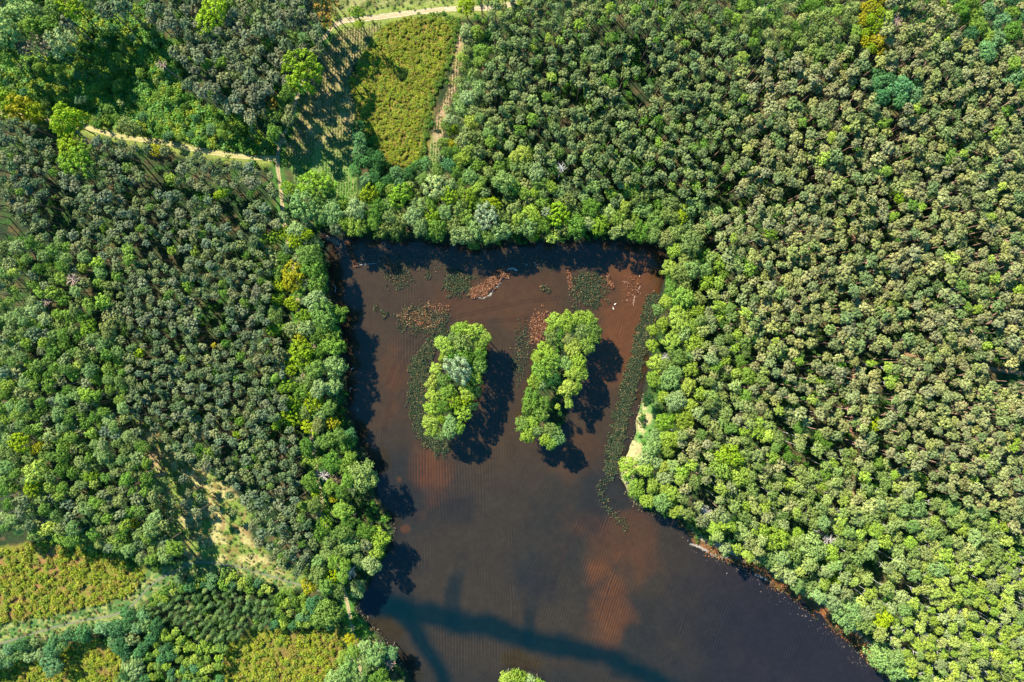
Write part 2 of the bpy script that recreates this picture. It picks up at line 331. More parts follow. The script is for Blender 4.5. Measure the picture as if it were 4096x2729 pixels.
# ------------------------------------------------------------------ the lake
def lake_cols(X, Y):
    ox, oy = g2o(X, Y)
    n1 = fbm(X, Y, 26, 2); n2 = fbm(X, Y, 8, 4); n3 = fbm(X, Y, 0.9, 6, 2)
    KW = 3.9
    A = lambda c: np.broadcast_to(alb(c, KW), X.shape + (3,))
    c = mix(A((72,62,50)), alb((58,55,50), KW), sst(0.35, 0.65, n1))
    c = mix(c, alb((86,67,46), KW), (1 - sst(980, 1130, oy + (n1 - .5) * 160)) * 0.9)
    c = mix(c, alb((44,42,54), KW), sst(1450, 1750, ox + (n1 - .5) * 120) * sst(1200, 1300, oy) * 0.7)
    def blob(cx, cy, rx, ry, rot=0.0, s=0.7):
        ca, sa = math.cos(rot), math.sin(rot); u = ((ox - cx) * ca + (oy - cy) * sa) / rx; v = (-(ox - cx) * sa + (oy - cy) * ca) / ry
        return 1 - sst(s * 0.4, 1.35, np.hypot(u, v) + (n2 - .5) * 1.5 + (n1 - .5) * 1.2)
    # combed streaks left by weed cutting, running nearly along the bank
    def streak(tilt, per, k=0, wav=5):
        u = ox - oy * tilt + (n1 - .5) * wav * 2
        return 0.5 + 0.5 * np.sin(u / per * 2 * math.pi + 3 * vnoise(u / 11, oy * 0.004, k)) * (0.45 + 0.9 * vnoise(u / 16, oy / 60, k + 1))
    s1 = streak(-0.27, 5.2); s2 = streak(0.03, 6.5, 2); s3 = streak(-0.32, 6.0, 4)
    ora = alb((152,88,40), KW)
    E = blob(1440, 760, 75, 170, 0.26)
    c = mix(c, ora, E * (0.12 + 0.68 * s1))
    c = mix(c, alb((110,72,42), KW), blob(1140, 690, 190, 60) * 0.55)
    c = mix(c, ora, blob(985, 1080, 60, 95) * (0.08 + 0.6 * s2))
    c = mix(c, alb((130,76,40), KW), blob(905, 900, 40, 110) * (0.2 + 0.35 * s2))
    c = mix(c, alb((110,72,42), KW), blob(1330, 1040, 70, 60) * (0.15 + 0.4 * s3))
    c = mix(c, ora, blob(1405, 1390, 50, 110, 0.15) * (0.08 + 0.6 * s3))
    c = mix(c, alb((124,74,42), KW), blob(1420, 1230, 90, 90) * (0.15 + 0.4 * s3))
    c = mix(c, ora, blob(916, 1103, 9, 11, 0, 1.6) * 0.3); c = mix(c, ora, blob(930, 1217, 11, 9, 0, 1.6) * 0.3)
    # faint streaks over most of the bed
    fs = np.where(ox < 1180, s2, s3)
    c = c * (1 + 0.55 * (fs - 0.5) * sst(600, 700, oy) * sst(0.47, 0.66, fbm(ox, oy, 60, 5, 3)))[..., None]
    # wheel and boat tracks as loops
    for cx, cy, r in ((1286,1205,15), (1283,1270,14), (1286,1205,19), (1283,1270,18)):
        d = np.abs(np.hypot(ox - cx, (oy - cy) * 0.9) - r); c = mix(c, alb((86,66,56), KW), (1 - sst(0.5, 1.8, d)) * 0.35)
    for L in ([(890,880),(905,840),(935,790),(985,750),(1050,728),(1120,712),(1200,694),(1285,684)], [(880,1000),(900,900),(930,830),(980,775),(1060,742),(1180,735),(1240,720)],
              [(930,1180),(965,1120),(975,1050),(965,990),(990,900)], [(1260,1380),(1300,1260),(1350,1180),(1450,1130)]):
        d = dline(ox, oy, L); c = mix(c, alb((60,40,34), KW), ((1 - sst(0.6, 2.2, np.abs(d - 3))) * 0.35))
    # grey-brown scrape in the middle, darker weedy patches
    c = mix(c, alb((40,42,46), KW), blob(1040, 1170, 55, 45) * 0.45)
    c = mix(c, alb((36,42,50), KW), blob(1230, 1350, 50, 45) * 0.5)
    # deep drowned ditches, blue-green
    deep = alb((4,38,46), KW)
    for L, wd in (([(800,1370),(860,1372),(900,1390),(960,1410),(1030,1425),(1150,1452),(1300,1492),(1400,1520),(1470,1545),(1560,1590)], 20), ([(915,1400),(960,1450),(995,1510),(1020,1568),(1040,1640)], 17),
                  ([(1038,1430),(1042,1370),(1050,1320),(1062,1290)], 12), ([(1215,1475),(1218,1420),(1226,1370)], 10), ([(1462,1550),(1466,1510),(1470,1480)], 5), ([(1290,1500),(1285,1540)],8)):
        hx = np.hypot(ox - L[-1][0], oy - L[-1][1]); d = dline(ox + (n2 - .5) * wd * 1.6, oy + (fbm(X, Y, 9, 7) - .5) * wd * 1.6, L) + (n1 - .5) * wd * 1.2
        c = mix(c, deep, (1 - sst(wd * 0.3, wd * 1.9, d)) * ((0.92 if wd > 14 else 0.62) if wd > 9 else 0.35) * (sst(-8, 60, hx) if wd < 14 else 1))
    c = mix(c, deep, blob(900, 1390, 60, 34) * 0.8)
    # dark mud margin and fine speckle
    c = c * (0.86 + 0.28 * n3)[..., None] * (0.88 + 0.24 * fbm(X, Y, 4, 7))[..., None]
    return np.clip(c, 0, 1)
x0, y1 = o2g(725, 520); x1, y0 = o2g(2420, 1740)
X, Y, F = gridmesh(float(x0), float(x1), float(y0), float(y1), 0.32)
sdl = LSD(X, Y)
keep = sdl > -2.0
kf = keep[F].all(1); F = F[kf]; used = np.unique(F); mp = np.full(len(X), -1); mp[used] = np.arange(len(used)); F = mp[F]; X = X[used]; Y = Y[used]; sdl = sdl[used]
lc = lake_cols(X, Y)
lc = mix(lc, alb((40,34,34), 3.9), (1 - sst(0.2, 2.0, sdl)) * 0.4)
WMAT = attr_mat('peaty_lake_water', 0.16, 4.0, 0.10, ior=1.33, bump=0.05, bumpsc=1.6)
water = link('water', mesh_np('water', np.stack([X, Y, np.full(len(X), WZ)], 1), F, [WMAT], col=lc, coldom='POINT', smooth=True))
tag(water, kind='structure')

# ------------------------------------------------------------------ dirt tracks
TMAT = attr_mat('sandy_track', 0.95, 3.0, 0.25)
def smoothline(P, st=6.0):
    P = np.array(P, float); out = []
    n = len(P)
    for i in range(n - 1):
        p0 = P[max(i - 1, 0)]; p1 = P[i]; p2 = P[i + 1]; p3 = P[min(i + 2, n - 1)]
        k = max(2, int(np.hypot(*(p2 - p1)) / st))
        for j in range(k):
            t = j / k; out.append(0.5 * ((2 * p1) + (-p0 + p2) * t + (2 * p0 - 5 * p1 + 4 * p2 - p3) * t * t + (-p0 + 3 * p1 - 3 * p2 + p3) * t ** 3))
    out.append(P[-1]); return np.array(out)
def track(P, wd, sand, mid, edge, rut=True, lift=0.03):
    C = smoothline(P, 2.5); gx, gy = o2g(C[:, 0], C[:, 1]); C = np.stack([gx, gy], 1)
    T = np.gradient(C, axis=0); T /= np.linalg.norm(T, axis=1)[:, None]; N = np.stack([-T[:, 1], T[:, 0]], 1)
    hw = wd * OS * S / 2; k = 15; u = np.linspace(-1, 1, k)
    wv = hw * (0.9 + 0.35 * (fbm(C[:, 0], C[:, 1], 3, 1) - .5))
    Pn = C[:, None, :] + N[:, None, :] * (u[None, :, None] * wv[:, None, None])
    X = Pn[..., 0].ravel(); Y = Pn[..., 1].ravel()
    Zt = ground_z(X, Y) + lift - 0.035 * np.tile(np.exp(-((np.abs(u) - .5) / .2) ** 2), len(C))
    U = np.tile(np.abs(u), len(C)); n2 = fbm(X, Y, 1.6, 3); 
    c = mix(np.broadcast_to(alb(sand), X.shape + (3,)), alb(mid), ((1 - sst(0.10, 0.34, U + (n2 - .5) * .5)) * (0.85 if rut else 0.0)))
    c = mix(c, alb(edge), sst(0.72, 0.98, U + (n2 - .5) * 0.5))
    b = (np.arange(len(C) - 1)[:, None] * k + np.arange(k - 1)[None, :]).ravel()
    return np.stack([X, Y, Zt], 1), np.stack([b, b + k, b + k + 1, b + 1], 1), c
for name, P, cols in (('dirt_track', 'west', ((225,200,150), (165,165,85), (150,155,75))), ('dirt_track', 'north_south', ((222,190,150), (150,140,95), (100,120,60))),
                      ('gravel_road', 'north', ((235,205,175), (190,165,120), (160,150,95))), ('footpath', 'ditch', ((140,135,115), (130,130,95), (105,125,75))),
                      ('forest_ride', 'ride', ((185,130,105), (150,120,85), (120,105,70))), ('forest_ride', 'east', ((180,140,105), (150,130,85), (130,120,75)))):
    V, F, c = track(*TRACKS[P], *cols, rut=P in ('west', 'north_south', 'north'))
    tag(link(name, mesh_np(name, V, F, [TMAT], col=c, coldom='POINT', smooth=True)), kind='structure')

# ------------------------------------------------------------------ crowns: clouds of small leaf sprays
def unit(v): return v / (np.linalg.norm(v, axis=-1, keepdims=True) + 1e-9)
def sprays(P, N, s, rg, asp=0.7, var=0.35):
    """one diamond-shaped face at each P facing N"""
    n = len(P); r = unit(rg.normal(size=(n, 3))); t1 = unit(np.cross(N, r)); t2 = np.cross(N, t1)
    a = (s * (1 + var * rg.uniform(-1, 1, n)))[:, None]; b = a * asp
    Q = np.stack([P + t1 * a, P + t2 * b, P - t1 * a, P - t2 * b], 1).reshape(-1, 3)
    return Q, np.arange(4 * n).reshape(n, 4)
def crown(kind, seed):
    rg = np.random.default_rng(seed)
    prm = {'pine': (17, 0.62, 0.29, 24, 0.130, 0.42, 0.1), 'broad': (52, 0.85, 0.23, 36, 0.062, 0.38, 0.05), 'oak': (50, 0.75, 0.17, 34, 0.058, 0.45, 0.0),
           'birch': (20, 0.95, 0.32, 26, 0.100, 0.42, 0.0), 'willow': (40, 0.7, 0.2, 40, 0.055, 0.3, 0.1), 'shrub': (7, 0.8, 0.42, 15, 0.17, 0.5, 0.0), 'sparse': (26, 0.8, 0.2, 16, 0.08, 0.6, 0.1)}
    if kind == 'spruce':
        P = []; Nn = []; 
        for ti in range(7):
            f = ti / 7; nb = 11 - ti; rad = 1 - f * 0.9
            for b in range(nb):
                an = 2 * math.pi * (b + rg.random() * 0.5) / nb; L = rad * rg.uniform(0.8, 1.1)
                for q in np.linspace(0.2, 1, max(3, int(8 * rad))):
                    P.append((math.cos(an) * L * q, math.sin(an) * L * q, -0.7 + f * 2.4 - q * L * 0.35)); Nn.append((math.cos(an) * .3 + rg.normal() * .4, math.sin(an) * .3 + rg.normal() * .4, 1))
        P = np.array(P); Q, F = sprays(P, unit(np.array(Nn)), 0.13, rg, 0.6)
        v = rg.uniform(0.75, 1.2, len(F)); return Q, F, v
    nc, zs, rc, nf, s, jit, low = prm[kind]
    # golden-angle spread over a dome, roughened, so that lobes stay apart
    i = np.arange(nc); zt = 1 - (i + 0.5) / nc * (1.25 + low); th = i * 2.39996 + rg.uniform(-.35, .35, nc)
    rr = np.sqrt(np.clip(1 - zt ** 2, 0, 1)); lob = 1 + 0.16 * np.sin(th * rg.integers(2, 5) + rg.uniform(0, 6)) + rg.uniform(-.14, .12, nc)
    k = (1 - rc * 0.75) * lob
    if kind == 'pine': k = k * rg.uniform(0.72, 1.08, nc)
    C = np.stack([rr * np.cos(th) * k, rr * np.sin(th) * k, zt * zs * k + rg.normal(0, .05, nc)], 1)
    R = rc * rg.uniform(0.72, 1.3, nc)
    cid = np.repeat(np.arange(nc), nf); n = len(cid)
    D = unit(rg.normal(size=(n, 3)) + np.array([0, 0, 0.55]))
    P = C[cid] + D * R[cid][:, None] * (rg.uniform(0.45, 1.05, n) ** 0.6)[:, None] * np.array([1, 1, 0.85])
    out = unit(C[cid] + np.array([0, 0, 0.3]))
    N = unit(D + 0.35 * out + jit * rg.normal(size=(n, 3)))
    # a few sprays inside, so that the crown does not read as a shell
    m = int(n * 0.22); Pi = unit(rg.normal(size=(m, 3))) * rg.uniform(0.1, 0.62, (m, 1)) * np.array([1, 1, zs]); Ni = unit(Pi + 0.6 * rg.normal(size=(m, 3)))
    P = np.vstack([P, Pi]); N = np.vstack([N, Ni])
    Q, F = sprays(P, N, s, rg)
    cv = rg.uniform(0.86, 1.16, nc)
    v = np.concatenate([cv[cid], np.ones(m)]) * rg.uniform(0.82, 1.2, n + m)
    return Q, F, v
def tube(P, R, sides=6):
    """a tapered limb through points P with radii R -> verts, quads"""
    P = np.array(P, float); T = unit(np.gradient(P, axis=0)); ref = np.array([0.31, 0.92, 0.21])
    A = unit(np.cross(T, ref)); B = np.cross(T, A); an = np.arange(sides) * 2 * math.pi / sides
    V = (P[:, None] + (A[:, None] * np.cos(an)[None, :, None] + B[:, None] * np.sin(an)[None, :, None]) * np.array(R)[:, None, None]).reshape(-1, 3)
    F = [(i * sides + j, i * sides + (j + 1) % sides, (i + 1) * sides + (j + 1) % sides, (i + 1) * sides + j) for i in range(len(P) - 1) for j in range(sides)]
    return V, np.array(F)
def joinvf(L):
    V = []; F = []; b = 0
    for v, f in L: V.append(v); F.append(f + b); b += len(v)
    return np.vstack(V), np.vstack(F)
def trunk(kind, seed):
    """x, y in crown radii, z: 0 ground .. 1 crown centre"""
    rg = np.random.default_rng(seed); L = []
    r0 = {'pine': 0.085, 'birch': 0.05, 'broad': 0.07, 'oak': 0.07, 'willow': 0.07, 'shrub': 0.06, 'spruce': 0.06, 'sparse': 0.07}[kind]
    z = np.linspace(-0.01, 1.05, 6); wob = rg.normal(0, 0.035, (6, 2)); wob[0] = 0
    L.append(tube(np.column_stack([wob, z]), r0 * np.linspace(1.25, 0.4, 6)))
    nl = {'pine': 5, 'shrub': 3, 'spruce': 0}.get(kind, 7)
    for b in range(nl):
        an = b * 2.4 + rg.uniform(-.4, .4); z0 = rg.uniform(0.72, 0.95); e = rg.uniform(0.5, 0.8)
        p = [(0, 0, z0), (math.cos(an) * e * .5, math.sin(an) * e * .5, z0 + 0.07), (math.cos(an) * e, math.sin(an) * e, z0 + rg.uniform(.1, .2))]
        L.append(tube(p, [r0 * .5, r0 * .32, r0 * .12], 4))
    return joinvf(L)
def bare_tree(seed, n=26, up=0.5):
    """a leafless crown: limbs and twigs, in crown radii"""
    rg = np.random.default_rng(seed); L = [tube([(0, 0, -0.9), (0.03, 0.02, 0), (0, 0, 0.5)], [.05, .04, .02])]
    for b in range(n):
        an = b * 2.4 + rg.uniform(-.3, .3); z0 = rg.uniform(-0.5, 0.45); e = rg.uniform(0.6, 1.05) * (1 - 0.4 * max(z0, 0)); zz = z0 + rg.uniform(.0, up)
        q = np.array([[0, 0, z0], [math.cos(an) * e * .5, math.sin(an) * e * .5, (z0 + zz) / 2 + .05], [math.cos(an + .1) * e, math.sin(an + .1) * e, zz]])
        L.append(tube(q, [.035, .024, .012], 4))
        for t in range(3):
            f = rg.uniform(.4, .9); s0 = q[1] * (1 - f) + q[2] * f; a2 = an + rg.choice([-1, 1]) * rg.uniform(.5, 1.0); l2 = rg.uniform(.18, .35)
            L.append(tube([s0, s0 + np.array([math.cos(a2) * l2, math.sin(a2) * l2, rg.uniform(0, .15)])], [.02, .009], 3))
    return joinvf(L)
CK = ['pine', 'broad', 'oak', 'birch', 'willow', 'shrub', 'spruce', 'sparse']; NV = {'pine': 9, 'broad': 8, 'oak': 5, 'birch': 7, 'willow': 4, 'shrub': 6, 'spruce': 3, 'sparse': 3}
PC = {k: [crown(k, 100 * CK.index(k) + i) for i in range(NV[k])] for k in CK}
PT = {k: [trunk(k, 900 + 10 * CK.index(k) + i) for i in range(3)] for k in CK}
BK = {'pine': 'pine', 'birch': 'birch', 'spruce': 'dark', 'broad': 'dark', 'oak': 'dark', 'willow': 'dark', 'shrub': 'dark', 'sparse': 'dark'}
MC = {}; MT = {}
def crown_me(k, i):
    if (k, i) not in MC:
        Q, F, v = PC[k][i]; MC[k, i] = mesh_np(k + '_crown', Q, F, [LEAF_OBJ], col=np.repeat(v[:, None], 3, 1) * np.array([1.0, 1.0, 1.0]))
    return MC[k, i]
def trunk_me(k, i):
    if (k, i) not in MT:
        V, F = PT[k][i]; MT[k, i] = mesh_np(k + '_trunk', V, F, [BARK[BK[k]]], smooth=True)
    return MT[k, i]

# ------------------------------------------------------------------ palettes (colour in full sun)
PAL = {
 'pineW': [(150,162,108), (136,154,100), (164,170,112), (122,146,94), (152,166,100), (138,156,114)],
 'pineG': [(150,160,114), (160,164,118), (134,150,104), (152,156,112)],
 'pineN': [(154,170,102), (140,160,96), (166,176,106), (130,152,90), (158,178,98)],
 'pineE': [(182,182,112), (168,172,108), (192,190,120), (156,164,102), (178,184,104), (172,172,116)],
 'green': [(146,182,66), (126,166,60), (160,192,74), (136,170,74), (114,156,52)],
 'bright': [(184,210,78), (170,202,68), (196,216,88), (172,200,66)],
 'pale': [(170,198,112), (158,190,104), (182,204,124), (150,184,98)],
 'olive': [(158,176,88), (146,166,84), (168,180,100), (136,160,76)],
 'lime': [(172,200,34), (158,192,40), (180,204,30), (148,186,48)],
 'yellow': [(206,200,34), (194,190,36), (212,196,52)],
 'silver': [(182,198,146), (174,190,138)],
 'teal': [(104,160,92), (118,170,104), (90,144,84), (134,178,112)],
 'birch': [(180,194,102), (166,184,94), (190,200,116), (152,176,88), (172,186,112)],
 'brightb': [(192,210,84), (180,202,78), (200,216,98), (168,194,74)],
 'dark': [(60,108,52), (72,118,56), (52,98,50), (84,126,60)],
 'heath': [(196,198,58), (182,192,58), (160,182,60), (200,190,76), (184,164,76), (150,174,64), (176,192,50)],
 'conif': [(112,144,78), (96,126,66), (124,154,86)],
 'orange': [(204,164,70)], 'rust': [(160,142,112)], 'rhodo': [(128,176,104), (96,150,76), (74,126,62)],
 'under': [(96,156,50), (104,156,56), (70,120,48), (124,164,60), (92,130,60)]}

# zone: (spacing radius range in overview px, [(kind, palette, weight, rmul)], crown height m, overlap, undergrowth per 100 px^2 cell, what)
ZN = {
 'top_left':   ((20, 34), [('broad','pale',5,1), ('broad','green',4,1), ('willow','pale',2,1), ('pine','pineG',2,.8)], 15, .80, 'big pale broadleaf tree in the dark north-west corner wood'),
 'grey_pines': ((11, 17), [('pine','pineG',12,1), ('broad','green',1,1.1), ('pine','pineW',3,1)], 16, .74, 'grey crowned pine in the wood west of the ploughed field'),
 'west_pines': ((8, 13), [('pine','pineW',30,1), ('birch','green',2,1), ('birch','lime',0.6,1), ('pine','pineG',6,1.25)], 13, .80, 'small grey-green pine in the plantation west of the lake'),
 'west_broad': ((11, 18), [('birch','green',5,1), ('birch','olive',4,1), ('broad','pale',5,1), ('pine','pineW',3,1), ('broad','green',3,1), ('birch','bright',1.5,1)], 13, .74, 'mid green tree in the mixed wood at the western side'),
 'west_shore': ((13, 22), [('broad','green',6,1), ('broad','pale',4,1), ('oak','lime',1.6,1), ('pine','pineW',4,.8), ('broad','olive',3,1)], 11, .74, 'leafy tree in the belt along the lake\'s west shore'),
 'north_mix':  ((11, 20), [('broad','green',5,1), ('broad','pale',4,1), ('pine','pineN',6,.8), ('birch','olive',4,.9), ('broad','bright',2,1)], 11, .72, 'leafy tree in the mixed belt north of the lake'),
 'north_shore':((15, 24), [('broad','green',6,1), ('broad','pale',5,1), ('oak','lime',2,1), ('broad','olive',4,1), ('birch','olive',3,.8)], 10, .70, 'leafy tree on the lake\'s north shore'),
 'plantation': ((8.5, 14), [('pine','pineN',34,1), ('birch','green',2,1), ('birch','bright',1,1)], 15, .82, 'olive green pine in the even plantation north of the lake'),
 'east_pines': ((10.5, 17), [('pine','pineE',40,1), ('pine','pineN',8,1), ('birch','bright',1.5,.9), ('birch','green',1,1)], 17, .78, 'sandy green pine with a long bare reddish trunk in the east wood'),
 'north_birch':((11, 17), [('birch','olive',6,1), ('broad','green',4,1), ('birch','birch',5,1)], 15, .78, 'green birch at the northern end of the east wood'),
 'yellow_column':((10, 15), [('oak','lime',3,1), ('oak','yellow',3,1)], 14, .72, 'yellow-green oak in the narrow row between the north-eastern pines'),
 'northeast':  ((14, 22), [('broad','green',5,1), ('broad','teal',4,1), ('pine','pineE',2,.8)], 16, .78, 'fresh green broadleaf tree in the north-east corner'),
 'pale_patch': ((15, 24), [('broad','teal',4,1), ('broad','pale',2,1)], 15, .74, 'pale mint green tree amid the north-eastern pines'),
 'mid_mix':    ((10.5, 16), [('birch','olive',6,1), ('birch','birch',5,1), ('pine','pineE',4,1), ('birch','bright',3,1), ('broad','green',2,1.1)], 13, .76, 'green tree in the mixed wood east of the lake'),
 'east_shore': ((14, 23), [('broad','bright',6,1), ('broad','pale',4,1), ('broad','olive',2,1), ('broad','green',3,1)], 9, .68, 'bright leafy tree on the lake\'s east shore'),
 'birch_wood': ((12, 19), [('birch','birch',8,1), ('birch','brightb',3,.9), ('broad','pale',4,1.1), ('birch','olive',3,1), ('broad','bright',2,1)], 13, .74, 'pale green birch with a white trunk in the south-east wood'),
 'bright_birch':((9, 15), [('birch','brightb',10,1), ('birch','birch',4,1)], 13, .80, 'small yellow-green birch in the dense south-east corner stand'),
 's_shore':    ((13, 22), [('broad','pale',5,1), ('broad','green',4,1), ('broad','olive',2,1)], 9, .74, 'leafy tree on the south-west shore by the dam'),
 'sw_green':   ((8, 13), [('broad','teal',3,1), ('birch','green',4,1), ('birch','bright',5,1)], 4, .74, 'young green tree in the thicket by the south-west footpath'),
 'teal_bushes':((11, 19), [('broad','teal',7,1), ('willow','pale',3,1)], 4.5, .68, 'blue-green rounded bush below the south-west footpath'),
 'young_conifer':((5.5, 8), [('spruce','conif',5,1), ('spruce','olive',1,1)], 4.5, .86, 'feathery young dark conifer in the south-west plantation'),
 'dark_bushes':((12, 18), [('broad','rhodo',5,1)], 5, .72, 'dark glossy bush at the foot of the yellow heath'),
}
ZORDER = ['plantation','east_pines','north_birch','yellow_column','northeast','pale_patch','mid_mix','birch_wood','bright_birch','east_shore','north_mix','north_shore','top_left','grey_pines','west_pines','west_broad','west_shore','sw_green','teal_bushes','young_conifer','s_shore','dark_bushes',
          'thicket','clearing','low_bank','low_bay','dam','spit','heath','field','strip','top_field','sw_heath','s_heath','s_heath2','ditch_bank']
def zone_of(x, y):
    z = None
    for k in ZORDER:
        if inpoly(x, y, Z[k]): z = k
    return z

# ------------------------------------------------------------------ trees one can pick out, from the photograph
# (x, y, radius in overview px, crown form, palette, crown height m, name, label or None)
LM = []
def lm(x, y, r, k, p, h, lab=None, name='broadleaf_tree', zone=None): LM.append((x, y, r, k, p, h, name, lab, zone))
I1 = 'western island'; I2 = 'eastern island'
for i, (x, y, r, p, k) in enumerate([(530,230,85,'bright','broad'),(660,250,95,'bright','broad'),(770,300,75,'bright','broad'),(370,400,95,'bright','broad'),(560,370,105,'olive','broad'),(745,400,75,'green','broad'),(450,320,60,'pale','broad'),(600,490,90,'green','broad'),(730,500,75,'green','broad'),(350,530,50,'bright','broad'),(730,610,80,'green','broad'),(270,640,60,'bright','broad'),(240,790,75,'bright','broad'),(690,740,70,'green','broad'),(330,760,70,'green','broad'),(250,920,80,'bright','broad'),(600,890,85,'bright','broad'),(700,880,55,'dark','broad'),(400,890,80,'green','broad'),(230,1060,80,'bright','broad'),(340,1030,80,'green','broad'),(480,1000,90,'lime','oak'),(600,970,70,'lime','oak'),(560,1100,85,'bright','oak'),(650,1030,55,'dark','broad'),(220,1200,75,'bright','broad'),(330,1170,45,'lime','broad'),(240,1290,70,'bright','broad'),(420,1200,70,'pale','broad'),(420,1290,80,'pale','broad'),(520,1260,60,'green','broad'),(310,1340,55,'pale','broad')]):
    o = hc([(x, y)])[0]; lm(o[0], o[1], r / 2.614 / OS * 1.08, k, p, 9.5, None, 'broadleaf_tree', I1)
o = hc([(500,650)])[0]; lm(o[0], o[1], 33, 'willow', 'silver', 12, 'round silvery white willow in the middle of the western island', 'willow_tree', I1)
for i, (x, y, r, p, k) in enumerate([(1530,140,85,'bright','broad'),(1650,150,100,'bright','broad'),(1760,120,80,'bright','broad'),(1870,120,75,'bright','broad'),(1780,240,85,'olive','broad'),(1900,220,90,'green','broad'),(1920,320,70,'green','broad'),(1480,220,60,'bright','broad'),(1480,320,75,'olive','broad'),(1660,340,60,'olive','broad'),(1850,400,80,'green','broad'),(1420,460,95,'bright','broad'),(1700,430,90,'bright','broad'),(1340,530,65,'bright','broad'),(1480,560,90,'green','broad'),(1380,660,110,'green','broad'),(1640,590,75,'pale','broad'),(1760,570,90,'bright','broad'),(1700,680,80,'bright','broad'),(1790,700,70,'green','broad'),(1310,780,75,'bright','broad'),(1370,800,55,'pale','broad'),(1500,760,70,'dark','broad'),(1650,850,90,'bright','broad'),(1740,840,60,'green','broad'),(1280,930,90,'green','broad'),(1260,1030,100,'green','broad'),(1390,1000,75,'green','broad'),(1350,1110,90,'green','broad'),(1660,1000,50,'bright','broad'),(1545,1040,32,'bright','broad'),(1180,1220,80,'green','broad'),(1280,1200,80,'bright','broad'),(1230,1320,85,'bright','broad'),(1310,1290,70,'pale','broad'),(1480,1280,80,'olive','broad'),(1420,1380,65,'bright','broad'),(1540,1350,80,'pale','broad'),(1480,1420,65,'green','broad')]):
    o = hc([(x, y)])[0]; lm(o[0], o[1], r / 2.614 / OS * 1.08, k, p, 9.5, None, 'broadleaf_tree', I2)
for x, y, r, p in [(1168,1560,20,'bright'),(1192,1557,22,'bright'),(1215,1570,18,'pale'),(1236,1572,14,'bright'),(1180,1590,22,'green')]: lm(x, y, r, 'broad', p, 6, None, 'broadleaf_tree', 'southern islet')
